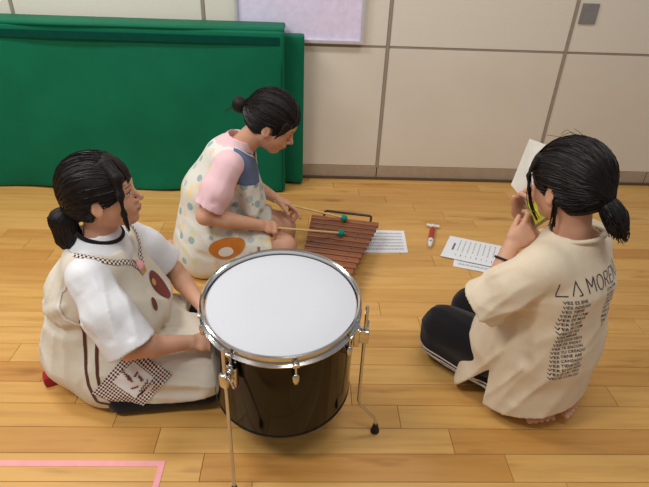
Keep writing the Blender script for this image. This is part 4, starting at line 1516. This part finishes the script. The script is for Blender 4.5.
# ------------------------------------------------------------------ person playing the xylophone (dotted apron)
HANDS_M = {}
def build_middle():
    root = person('person with a hair bun in a dotted apron playing the xylophone', (-0.42, 2.16), 3)
    H = Frame((0.268, -0.010, 0.684), yaw=-10, pitch=30, roll=0, s=1.06)
    b = Vol((-0.30, -0.34, 0.0), (0.50, 0.34, 0.86), 0.004)
    b.add(el((-0.05, 0, 0.19), (0.12, 0.16, 0.11)))
    b.add(ec((-0.05, 0, 0.20), (-0.005, 0, 0.37), (0, 1, 0), (0.09, 0.135), (0.085, 0.12)), 0.04)
    b.add(ec((-0.005, 0, 0.37), (0.065, 0, 0.51), (0, 1, 0), (0.085, 0.12), (0.08, 0.13)), 0.03)
    b.add(rc((0.095, -0.12, 0.545), (0.095, 0.12, 0.545), 0.042, 0.042), 0.04)
    b.add(rc((0.10, 0, 0.545), H.p(-0.030, 0, -0.040), 0.054, 0.050), 0.03)
    head_shape(b, H)
    arms = {-1: [(0.085, -0.155, 0.545), (-0.015, -0.222, 0.352), (0.205, -0.150, 0.268)],
            1: [(0.105, 0.155, 0.545), (0.110, 0.215, 0.335), (0.270, 0.115, 0.272)]}
    for q in (-1, 1):
        A = arms[q]
        b.chain(A[:2], [0.044, 0.038], 0.03)
        m = (V3(A[1]) * 0.62 + V3(A[2]) * 0.38)
        b.chain([A[1], m, A[2]], [0.037, 0.036, 0.0245], 0.01)
        b.chain([(-0.03, q * 0.09, 0.20), (0.305, q * 0.105, 0.125)], [0.085, 0.068], 0.04)
        b.chain([(0.305, q * 0.105, 0.075), (-0.12, q * 0.07, 0.055)], [0.066, 0.040], 0.03)
        foot(b, (-0.10, q * 0.065, 0.03), (-1, 0, -0.05), (0, 0, 1), 0.95)
    # hands hold the sticks: fingers wrapped, index along the stick
    tipR, tipL = V3((0.592, 0.013, 0.130)), V3((0.623, 0.167, 0.130))
    hr, hl = V3((0.268, -0.128, 0.242)), V3((0.345, 0.100, 0.240))
    dR, dL = nrm(tipR - hr), nrm(tipL - hl)
    hand(b, arms[-1][2], (0.90, 0.26, -0.34), (0.0, 0.35, -0.93), (0.1, 0.93, 0.35), 1.0, per=[(30, 45, 30), (55, 75, 45), (60, 80, 50), (62, 80, 50)], spread=1, thumb=(0.85, 0.35, 0.42), thumb_curl=12)
    hand(b, arms[1][2], (0.93, -0.16, -0.32), (0.0, -0.3, -0.95), (0.05, -0.95, 0.3), 1.0, per=[(16, 22, 14), (30, 45, 30), (45, 60, 40), (50, 65, 40)], spread=2, thumb=(0.85, 0.35, 0.45), thumb_curl=10)
    b.cut(half((0, 0, 0.004), (0, 0, -1)))
    body = b.mesh('body', M['skin'], root)
    bv = bvh_of(b)
    face_marks(H, bv, body, closed=True)
    # hair
    tie = H.p(-0.118, 0, 0.004)
    h = Vol((0.0, -0.16, 0.52), (0.46, 0.15, 0.90), 0.004)
    hair_cap(h, H, face=(0.126, -0.014, -0.034), face_r=(0.082, 0.080, 0.096), low=-0.050)
    for q in (-1, 1):
        lock(h, H, [(0.056, q * 0.071, 0.055), (0.048, q * 0.078, 0.012), (0.038, q * 0.076, -0.020)], [0.014, 0.008, 0.003], 0.4)
    h.add(rc(H.p(-0.085, 0, 0.010), tie, 0.045, 0.020), 0.03)
    hh = h.mesh('hair', M['hair'], root, 2, strand_attr(H, tie))
    t = Vol((-0.02, -0.10, 0.60), (0.26, 0.10, 0.90), 0.0035)
    c = H.p(-0.146, 0, -0.006)
    t.add(el(c, (0.032, 0.036, 0.036)))
    for k in range(7):
        an = 2 * PI * k / 7
        t.add(rc(c + H.d(0.0, math.cos(an), math.sin(an)) * 0.018 + H.d(0.012, 0, 0), c + H.d(-0.2, math.cos(an + 0.9), math.sin(an + 0.9)) * 0.024, 0.014, 0.010), 0.006)
    t.mesh('bun', M['hair'], hh, 1, strand_attr(H, c + V3((0.3, 0, 0))))
    m = MB()
    m.tube([V3(tie) + 0.022 * (H.d(0, 1, 0) * math.cos(a) + H.d(0, 0, 1) * math.sin(a)) for a in np.linspace(0, 2 * PI, 20)[:-1]], 0.005, 8, True)
    m.build('hair_tie', M['rubber'], hh, True)
    hb = bvh_of(h)
    strands('combed_hair', hb, comb_back(H, tie, 190, 4, -0.04), hh, seed=4)
    fr = []
    for k in range(24):
        y = -0.058 + 0.116 * k / 23
        e = y * 1.1
        z1 = 0.050 - 0.3 * max(0, -y - 0.03)
        fr.append([H.p(0.040, y * 0.3 + 0.015, 0.136), H.p(0.084, y * 0.7 + 0.005, 0.100), H.p(0.108 - 7 * e * e, e, 0.055), H.p(0.116 - 9 * e * e, e * 1.05, z1)])
    strands('fringe', hb, fr, hh, 0.0014, 7, True, 9, 3, 0.003)
    st = [[c, c + H.d(-0.02, 0.01 * (k - 2), -0.02), c + H.d(-0.035 - 0.004 * k, 0.004 * (k - 2), -0.065)] for k in range(5)]
    strands('stray_hair', hb, st, hh, 0.0008, 9, False, 8, 1, 0.003)
    # shirt
    s = Vol((-0.28, -0.36, 0.10), (0.34, 0.36, 0.70), 0.005)
    s.add(ec((-0.05, 0, 0.20), (-0.005, 0, 0.37), (0, 1, 0), (0.115, 0.155), (0.105, 0.140)))
    s.add(ec((-0.005, 0, 0.37), (0.068, 0, 0.515), (0, 1, 0), (0.105, 0.140), (0.095, 0.140)), 0.03)
    s.add(ec((0.090, -0.10, 0.545), (0.090, 0.10, 0.545), (1, 0, 0), (0.050, 0.062), (0.050, 0.062)), 0.04)
    s.add(rc((0.09, 0, 0.545), (0.125, 0, 0.592), 0.080, 0.068), 0.04)
    s.sleeve([(0.085, -0.140, 0.545), (0.035, -0.185, 0.450), (-0.002, -0.210, 0.385)], [0.060, 0.066, 0.066])
    s.sleeve([(0.10, 0.140, 0.545), (0.105, 0.185, 0.450), (0.108, 0.205, 0.390)], [0.060, 0.066, 0.066])
    s.sub(rc((0.128, 0, 0.614), (0.190, 0, 0.710), 0.055, 0.075), 0.006)
    s.crease([(0.07, -0.20, 0.51), (0.03, -0.255, 0.43)], 0.02, 0.006)
    s.crease([(0.04, -0.20, 0.49), (-0.02, -0.25, 0.42)], 0.02, 0.006)
    s.folds(0.004, 48, (-0.4, -0.3, -0.85), 5, ((0.03, -0.20, 0.46), (0.13, 0.12, 0.16)))
    s.wrinkle(0.002, 34, 5)
    s.open_ends()
    so = s.mesh('t_shirt', M['tee_pink'], root)
    # apron
    a = Vol((-0.30, -0.36, 0.0), (0.44, 0.36, 0.68), 0.005)
    a.add(ec((-0.060, 0, 0.12), (-0.015, 0, 0.37), (0, 1, 0), (0.148, 0.190), (0.120, 0.152)))
    a.add(ec((-0.015, 0, 0.37), (0.064, 0, 0.515), (0, 1, 0), (0.120, 0.152), (0.104, 0.142)), 0.03)
    a.add(ec((0.088, -0.095, 0.548), (0.088, 0.095, 0.548), (1, 0, 0), (0.055, 0.068), (0.055, 0.068)), 0.04)
    a.add(ec((0.135, 0, 0.51), (0.165, 0, 0.31), (0, 1, 0), (0.055, 0.115), (0.062, 0.140)), 0.05)
    for q in (-1, 1):
        a.chain([(-0.02, q * 0.095, 0.18), (0.235, q * 0.105, 0.135)], [0.118, 0.090], 0.05)
        a.chain([(-0.05, q * 0.11, 0.08), (0.17, q * 0.13, 0.06)], [0.105, 0.075], 0.05)
    a.add(bxs((0.11, 0, 0.14), (0.12, 0.10, 0.05), 0.03), 0.05)
    a.sub(el((0.110, 0, 0.630), (0.085, 0.088, 0.075)), 0.01)
    a.sub(rc((0.16, 0, 0.60), (0.205, 0, 0.52), 0.045, 0.030), 0.012)
    a.crease([(-0.02, -0.16, 0.36), (0.10, -0.21, 0.16)], 0.03, 0.010)
    a.crease([(0.18, 0.02, 0.40), (0.20, -0.10, 0.22)], 0.03, 0.010)
    a.crease([(0.12, -0.06, 0.33), (0.16, -0.17, 0.22)], 0.03, 0.010)
    a.crease([(-0.16, -0.10, 0.22), (-0.02, -0.22, 0.14)], 0.03, 0.008)
    a.folds(0.005, 32, (0.3, -0.4, -0.8), 7, ((0.06, -0.10, 0.25), (0.30, 0.28, 0.28)))
    a.folds(0.005, 30, (0.6, -0.2, -0.6), 17, ((0.16, 0.0, 0.36), (0.16, 0.24, 0.2)))
    a.wrinkle(0.003, 25, 21)
    a.cut(half((0, 0, 0.006), (0, 0, -1)))
    a.cut(half((0.278, 0, 0), (1, 0, 0.1)), 0.015)
    yoke = a.copy()
    ao = a.mesh('apron', M['apron_dots'], root)
    ab = bvh_of(a)
    # slate blue yoke round the neck and upper chest
    yoke.f -= 0.003
    yoke.cut(half((0.150, 0, 0.445), (-0.25, 0, -1)))
    yoke.cut(half((0.098, 0, 0.52), (-1, 0, 0.10)))
    yo = yoke.mesh('yoke', M['denim'], ao, 1)
    yb = bvh_of(yoke)
    g = []
    for k in range(33):
        an = PI * 0.72 * (k / 16 - 1)
        g.append((0.112 + 0.088 * math.cos(an) + 0.02 * max(0, 1 - abs(an) / 0.6), 0.094 * math.sin(an), 0.600 - 0.055 * math.cos(an) - 0.03 * max(0, 1 - abs(an) / 0.6)))
    ribbon('neck_piping', yb, g, 0.008, M['patch_white'], yo, 0.003)
    # plain orange-brown applique
    dv = (-0.05, 0.85, -0.52)
    uu, vv = (1, 0.06, 0.0), (0.0, 0.52, 0.85)
    o = (0.065, -0.22, 0.195)
    patch('applique', ab, o, uu, vv, dv, disc(0.078, 0.046, 0, 0, 0.15, 30, 6, lambda q: 1 + 0.05 * math.sin(3 * q)), M['orange'], ao, 0.004)
    patch('applique', ab, o, uu, vv, dv, disc(0.034, 0.020, -0.006, -0.016, 0.1), M['patch_white'], ao, 0.006)
    # sticks
    rootm = Matrix.Translation((-0.42, 2.16, 0)) @ Matrix.Rotation(math.radians(3), 4, 'Z')
    HANDS_M['sticks'] = [(rootm @ Vector(hr), rootm @ Vector(tipR)), (rootm @ Vector(hl), rootm @ Vector(tipL))]
build_middle()
def build_mallets():
    labels = ["teal-headed mallet held in the xylophone player's right hand", "teal-headed mallet held in the xylophone player's left hand"]
    for (h0, tip), lab in zip(HANDS_M['sticks'], labels):
        d = (tip - h0).normalized()
        t = thing('mallet', lab, 'mallet', tip, (0, 0, 0), 'mallets on the xylophone')
        m = MB(); m.tube([-d * ((tip - h0).length + 0.085), -d * 0.005], 0.0053, 10); m.build('stick', M['birch'], t, True)
        m = MB(); m.sphere((0, 0, 0), 0.0185, 20, 14)
        for k, v in enumerate(m.v):
            v.z *= 0.88
        m.build('mallet_head', M['teal'], t, True)
        m = MB(); m.tube([d * 0.0165, d * 0.022], [0.005, 0.004], 10); m.build('stick_tip', M['birch'], t, True)
build_mallets()

# ------------------------------------------------------------------ person reading (beige shirt)
def build_right():
    OX, OY, DEG = 0.785, 1.32, 130
    root = person('person with a ponytail in a beige printed shirt kneeling with a book', (OX, OY), DEG)
    H = Frame((0.052, 0, 0.788), yaw=-8, pitch=10, roll=0, s=1.03)
    b = Vol((-0.30, -0.34, 0.0), (0.46, 0.34, 0.97), 0.004)
    b.add(el((-0.03, 0, 0.19), (0.12, 0.155, 0.10)))
    b.add(ec((-0.03, 0, 0.20), (-0.03, 0, 0.40), (0, 1, 0), (0.085, 0.13), (0.08, 0.12)), 0.04)
    b.add(ec((-0.03, 0, 0.40), (-0.015, 0, 0.56), (0, 1, 0), (0.08, 0.12), (0.075, 0.125)), 0.03)
    b.add(rc((-0.01, -0.12, 0.592), (-0.01, 0.12, 0.592), 0.040, 0.040), 0.04)
    b.add(rc((-0.012, 0, 0.60), H.p(-0.026, 0, -0.040), 0.054, 0.050), 0.03)
    head_shape(b, H)
    arms = {1: [(0.005, 0.155, 0.585), (0.096, 0.226, 0.440), (0.112, 0.128, 0.598)],
            -1: [(0.005, -0.155, 0.585), (0.150, -0.200, 0.430), (0.170, -0.035, 0.612)]}
    for q in (-1, 1):
        A = arms[q]
        b.chain(A[:2], [0.042, 0.036], 0.03)
        m = (V3(A[1]) * 0.62 + V3(A[2]) * 0.38)
        b.chain([A[1], m, A[2]], [0.034, 0.033, 0.0235], 0.01)
        b.chain([(-0.01, q * 0.085, 0.20), (0.315, q * 0.085, 0.125)], [0.080, 0.066], 0.04)
        b.chain([(0.315, q * 0.085, 0.070), (-0.08, q * 0.06, 0.05)], [0.060, 0.038], 0.03)
    foot(b, (-0.055, -0.020, 0.030), (-0.50, 0.86, -0.08), (0.0, 0.0, 1), 0.98)
    foot(b, (-0.05, -0.06, 0.030), (-0.8, 0.35, 0), (0, 0, 1), 0.95)
    hand(b, arms[1][2], (-0.25, -0.62, 0.62), (0.55, -0.55, -0.15), (0.55, 0.30, 0.75), 0.95, per=[(35, 40, 25), (60, 60, 35), (70, 70, 40), (75, 70, 40)], spread=2, thumb=(0.9, 0.25, 0.55), thumb_curl=12)
    hand(b, arms[-1][2], (0.42, 0.0, 0.90), (-0.75, 0.15, 0.35), (0.05, 0.95, 0.05), 0.95, per=[(55, 62, 30), (58, 65, 35), (60, 66, 35), (62, 66, 35)], spread=3, thumb=(0.85, 0.45, 0.25), thumb_curl=12)
    b.cut(half((0, 0, 0.003), (0, 0, -1)))
    body = b.mesh('body', M['skin'], root)
    bv = bvh_of(b)
    face_marks(H, bv, body)
    m = MB()
    w0, w1 = V3(arms[1][1]), V3(arms[1][2])
    ax = nrm(w1 - w0); c = w0 * 0.22 + w1 * 0.78
    e1 = nrm(np.cross(ax, (0, 0, 1))); e2 = np.cross(ax, e1)
    m.tube([c + 0.0295 * (e1 * math.cos(a) + e2 * math.sin(a)) for a in np.linspace(0, 2 * PI, 24)[:-1]], 0.004, 8, True)
    m.build('wristband', M['rubber'], root, True)
    # hair
    tie = H.p(-0.106, -0.008, -0.018)
    h = Vol((-0.14, -0.15, 0.64), (0.22, 0.15, 0.98), 0.004)
    hair_cap(h, H, face=(0.130, 0, -0.055), face_r=(0.078, 0.072, 0.086), grow=1.03)
    lock(h, H, [(0.060, 0.060, 0.085), (0.074, 0.076, 0.030), (0.060, 0.078, -0.030), (0.046, 0.070, -0.085)], [0.016, 0.010, 0.005, 0.003], 0.4)
    lock(h, H, [(-0.020, 0.082, -0.02), (-0.022, 0.076, -0.055), (-0.018, 0.066, -0.100)], [0.010, 0.005, 0.003], 0.4)
    h.add(rc(H.p(-0.078, 0, -0.008), tie, 0.045, 0.020), 0.03)
    hh = h.mesh('hair', M['hair'], root, 2, strand_attr(H, tie))
    hb = bvh_of(h)
    strands('combed_hair', hb, comb_back(H, tie, 230, 6), hh, seed=11)
    fr = []
    for k in range(24):
        y = -0.058 + 0.116 * k / 23
        e = y * 1.1
        fr.append([H.p(0.040, y * 0.3, 0.138), H.p(0.086, y * 0.75, 0.100), H.p(0.110 - 7 * e * e, e, 0.050), H.p(0.116 - 9 * e * e, e * 1.05, 0.002)])
    strands('fringe', hb, fr, hh, 0.0014, 12, True, 9, 3, 0.003)
    lk = [[H.p(0.070, 0.070, 0.06), H.p(0.066, 0.080, 0.0), H.p(0.050, 0.080, -0.05), H.p(0.030, 0.074, -0.095)] for k in range(4)]
    lk += [[H.p(-0.018, 0.084, -0.01), H.p(-0.022, 0.080, -0.05), H.p(-0.014, 0.070, -0.11)] for k in range(4)]
    strands('side_lock', hb, lk, hh, 0.0012, 13, False, 10, 2, 0.004)
    st = [[H.p(-0.02, 0.01 * k, 0.134), H.p(0.01 + 0.01 * k, 0.01 * k, 0.143), H.p(0.04 + 0.012 * k, 0.012 * k, 0.138)] for k in range(-2, 3)]
    strands('stray_hair', hb, st, hh, 0.0007, 15, False, 8, 1, 0.006)
    t = Vol((-0.24, -0.12, 0.62), (0.0, 0.12, 0.86), 0.004)
    T = [H.p(-0.122, -0.010, -0.034), H.p(-0.138, -0.012, -0.060), H.p(-0.148, -0.012, -0.082), H.p(-0.154, -0.012, -0.104)]
    t.add(rc(tie, T[0], 0.018, 0.023))
    t.add(ec(T[0], T[1], (0, 1, 0), (0.023, 0.028), (0.027, 0.036)), 0.015)
    t.add(ec(T[1], T[2], (0, 1, 0), (0.027, 0.036), (0.026, 0.037)), 0.015)
    pt = t.mesh('ponytail', M['hair'], hh, 1, strand_attr(H, tie + H.d(0.3, 0, 0.3)))
    pp = []
    for k in range(70):
        an = 2 * PI * k / 70
        o1 = H.d(0.75 * math.cos(an), math.sin(an), 0.5 * math.cos(an)) * 0.034
        w_ = 0.35 + 0.65 * ((k * 7) % 10) / 9
        pp.append([V3(tie), T[0] + o1 * 0.75, T[1] + o1, T[2] + o1 * (0.4 + 0.6 * w_), T[3] + o1 * w_])
    strands('tail_hair', bvh_of(t), pp, pt, 0.0014, 17, True, 12, 3, 0.003, 0.0012, 0.62)
    m = MB()
    m.tube([V3(tie) + 0.021 * (H.d(0, 1, 0) * math.cos(a) + H.d(0, 0, 1) * math.sin(a)) for a in np.linspace(0, 2 * PI, 20)[:-1]], 0.005, 8, True)
    m.build('hair_tie', M['rubber'], hh, True)
    # trousers
    tr = Vol((-0.24, -0.26, 0.0), (0.46, 0.26, 0.34), 0.006)
    for q in (-1, 1):
        tr.chain([(-0.01, q * 0.09, 0.19), (0.30, q * 0.088, 0.142)], [0.095, 0.086], 0.03)
        tr.chain([(0.305, q * 0.088, 0.078), (-0.04, q * 0.075, 0.06)], [0.078, 0.058], 0.03)
    tr.add(el((-0.03, 0, 0.18), (0.13, 0.165, 0.11)), 0.03)
    tr.folds(0.003, 36, (1, 0, 0), 3)
    tr.cut(half((0, 0, 0.003), (0, 0, -1)))
    to = tr.mesh('trousers', M['black_cloth'], root)
    tb = bvh_of(tr)
    for k in range(3):
        dz = 0.020 * k
        ribbon('side_stripe', tb, [(0.40, 0.10, 0.085 - dz * 0.5), (0.375, 0.16, 0.080 - dz), (0.30, 0.20, 0.072 - dz), (0.18, 0.20, 0.064 - dz * 0.9), (0.05, 0.20, 0.058 - dz * 0.8)], 0.0075, M['white_stripe'], to, 0.002)
    # shirt
    s = Vol((-0.28, -0.38, 0.0), (0.34, 0.38, 0.74), 0.005)
    s.add(ec((-0.025, 0, 0.05), (-0.030, 0, 0.26), (0, 1, 0), (0.160, 0.205), (0.155, 0.200)))
    s.add(ec((-0.030, 0, 0.26), (-0.020, 0, 0.50), (0, 1, 0), (0.155, 0.200), (0.130, 0.178)), 0.03)
    s.add(ec((-0.020, 0, 0.50), (-0.005, 0, 0.575), (0, 1, 0), (0.130, 0.178), (0.085, 0.165)), 0.03)
    s.add(ec((-0.005, -0.12, 0.588), (-0.005, 0.12, 0.588), (1, 0, 0), (0.052, 0.070), (0.052, 0.070)), 0.04)
    s.add(rc((-0.012, 0, 0.58), (-0.010, 0, 0.622), 0.092, 0.080), 0.04)
    # front of the shirt over the thighs and the side panel to the floor
    s.add(ec((0.06, 0, 0.42), (0.10, 0, 0.22), (0, 1, 0), (0.070, 0.150), (0.095, 0.190)), 0.05)
    s.add(ec((0.09, 0.06, 0.24), (0.10, 0.135, 0.04), (1, 0, 0), (0.085, 0.110), (0.080, 0.085)), 0.04)
    s.add(ec((0.09, -0.06, 0.24), (0.10, -0.135, 0.04), (1, 0, 0), (0.085, 0.110), (0.080, 0.085)), 0.04)
    s.sleeve([(0.000, 0.145, 0.580), (0.050, 0.200, 0.515), (0.108, 0.235, 0.440)], [0.066, 0.072, 0.082])
    s.sleeve([(0.000, -0.145, 0.580), (0.070, -0.180, 0.515), (0.135, -0.195, 0.450)], [0.066, 0.072, 0.080])
    s.sub(rc((-0.010, 0, 0.655), (0.01, 0, 0.78), 0.068, 0.09), 0.006)
    s.crease([(0.06, 0.24, 0.16), (0.05, 0.22, 0.32), (0.03, 0.19, 0.43)], 0.03, 0.012)
    s.crease([(0.00, 0.20, 0.46), (-0.05, 0.19, 0.30), (-0.06, 0.21, 0.14)], 0.035, 0.010)
    s.crease([(-0.02, 0.20, 0.50), (0.02, 0.22, 0.44), (0.04, 0.22, 0.37)], 0.025, 0.014)
    s.folds(0.005, 30, (0.25, 0.1, -0.95), 31, ((0.0, 0.16, 0.26), (0.26, 0.22, 0.36)))
    s.folds(0.005, 42, (0.6, 0.5, -0.6), 33, ((0.06, 0.22, 0.49), (0.13, 0.12, 0.13)))
    s.folds(0.003, 28, (0.1, 0.5, -0.8), 35, ((-0.14, 0.0, 0.32), (0.18, 0.3, 0.36)))
    s.wrinkle(0.003, 22, 31)
    s.open_ends()
    s.sub(prism((0.0, 0.09, -0.02), (0.24, 0.34, 0.20), [((0.055, 0.2, 0.170), (0.16, 0, 0.11)), ((0.055, 0.2, 0.170), (-0.17, 0, 0.018)), ((0, 0.10, 0), (0, -1, 0))]), 0.006)
    s.cut(half((-0.16, 0, 0.090), (-0.30, 0, -1)))
    so = s.mesh('t_shirt', M['tee_beige'], root)
    sb = bvh_of(s)
    m = MB()
    m.tube([(-0.008 + 0.079 * math.cos(a), 0.076 * math.sin(a), 0.656 - 0.024 * math.cos(a)) for a in np.linspace(0, 2 * PI, 44)[:-1]], 0.0065, 10, True)
    m.build('collar', M['tee_beige'], so, True)
    # back print: thin outlined capitals then rows of small capitals
    dv = Vector((0.98, 0.0, -0.12))
    uu, vv = Vector((0, -1, 0)), Vector((0.12, 0, 0.99))
    strokes = {
        'L': [[(0, 1), (0, 0), (0.75, 0)]],
        'A': [[(0, 0), (0.42, 1), (0.84, 0)], [(0.5, 0.0), (0.84, 0)]],
        'M': [[(0, 0), (0, 1), (0.4, 0.35), (0.8, 1), (0.8, 0)]],
        'O': [[(0.4 + 0.4 * math.cos(a), 0.5 + 0.5 * math.sin(a)) for a in np.linspace(0, 2 * PI, 18)]],
        'R': [[(0, 0), (0, 1), (0.5, 1), (0.66, 0.86), (0.66, 0.66), (0.5, 0.5), (0, 0.5)], [(0.3, 0.5), (0.7, 0)]],
        'E': [[(0.6, 1), (0, 1), (0, 0), (0.6, 0)], [(0, 0.5), (0.5, 0.5)]],
        'N': [[(0, 0), (0, 1), (0.7, 0), (0.7, 1)]],
    }
    x = 0.0
    base = Vector((-0.35, 0.163, 0.572))
    sz = 0.042
    for ch in 'LA MORENA':
        if ch == ' ':
            x += 0.012
            continue
        for st in strokes[ch]:
            ribbon('print_letter', sb, [base + uu * (x + a_ * sz * 0.72) + vv * (b_ * sz) for a_, b_ in st], 0.0030, M['print_black'], so, 0.0016, dv, 0.004)
        x += sz * 0.72 * max(p_[0] for st in strokes[ch] for p_ in st) + 0.0095
    rows = ['VES ES ENE', 'VES ADELAN', 'VES TIENE', 'VER DE CAM', 'VER DE MAR', 'VER SE ENE', 'VER TE COM', 'VER DE ALE', 'VER MIRAR', 'VER INOLVIDA',
            'VER DE INOLV', 'VER TE ENCON', 'VER TU CREADO', 'VER TIENE ARR', 'VER CANSADO', 'VER TIENE ROJ', 'VER ES UN ADIO', 'VES ES UN TIPO', 'VES ES CUALQU']
    right = ['CON UNA', 'ES UNA', 'QUE NO', 'COMO EL', 'SIN TI', 'POR LA', 'MAS ALL', 'DEL MAR', 'EN LA']
    for k, r in enumerate(rows):
        text_on('print_row', sb, r, 0.0126, base + uu * (0.010 - 0.0008 * k) + vv * (-0.022 - 0.0145 * k), uu, vv, dv, M['print_black'], so, 0.0016, 0.95)
    for k, r in enumerate(right):
        text_on('print_row', sb, r, 0.0126, base + uu * 0.150 + vv * (-0.016 - 0.0150 * k), uu, vv, dv, M['print_black'], so, 0.0016, 0.95)
    # book in the hands
    rm = Matrix.Translation((OX, OY, 0)) @ Matrix.Rotation(math.radians(DEG), 4, 'Z')
    bk = thing('picture_book', 'open picture book with a white page and a yellow page in hands', 'book', rm @ Vector((0.15, -0.02, 0.70)))
    inv = Matrix.Translation(rm @ Vector((0.15, -0.02, 0.70))).inverted() @ rm
    def leaf(name, c4, th, mat):
        c4 = [Vector(p) for p in c4]
        n = (c4[1] - c4[0]).cross(c4[3] - c4[0]).normalized() * th
        vs_ = [inv @ p for p in c4] + [inv @ (p + n) for p in c4]
        return mesh_obj(name, vs_, [(0, 1, 2, 3), (7, 6, 5, 4), (0, 4, 5, 1), (1, 5, 6, 2), (2, 6, 7, 3), (3, 7, 4, 0)], mat, bk)
    h1, h2 = (0.163, -0.012, 0.684), (0.130, -0.030, 0.745)
    u1, u2 = (0.246, -0.050, 0.705), (0.232, -0.070, 0.862)
    u2b = (0.160, -0.060, 0.862)
    l1, l2 = (0.092, 0.040, 0.655), (0.058, 0.022, 0.706)
    leaf('page', [h1, u1, u2, u2b], 0.003, M['book_page'])
    leaf('page', [h1, h2, l2, l1], -0.002, M['book_yellow'])
    leaf('cover_board', [(h1[0] + 0.006, h1[1] - 0.004, h1[2] - 0.014), (h2[0] + 0.006, h2[1] - 0.004, h2[2] - 0.012), (l2[0], l2[1] + 0.002, l2[2] - 0.014), (l1[0], l1[1] + 0.002, l1[2] - 0.014)], -0.004, M['book_edge'])
    m = MB()
    U = [Vector(q) for q in (h1, u1, u2, u2b)]
    nn = (U[1] - U[0]).cross(U[3] - U[0]).normalized()
    for k in range(4):
        t0, t1 = 0.30 + 0.11 * k, 0.36 + 0.11 * k
        a_ = U[1].lerp(U[2], 0.62).lerp(U[0].lerp(U[3], 0.62), t0); b_ = U[1].lerp(U[2], 0.80).lerp(U[0].lerp(U[3], 0.78), t0 + 0.03)
        for sgn in (-0.0006, 0.0036):
            w = (U[2] - U[1]).normalized().cross(nn) * 0.0012
            m.add([inv @ (q + nn * sgn) for q in (a_ - w, b_ - w, b_ + w, a_ + w)], [(0, 1, 2, 3)])
    m.build('writing', M['ink_dark'], bk)['kind'] = 'stuff'
build_right()
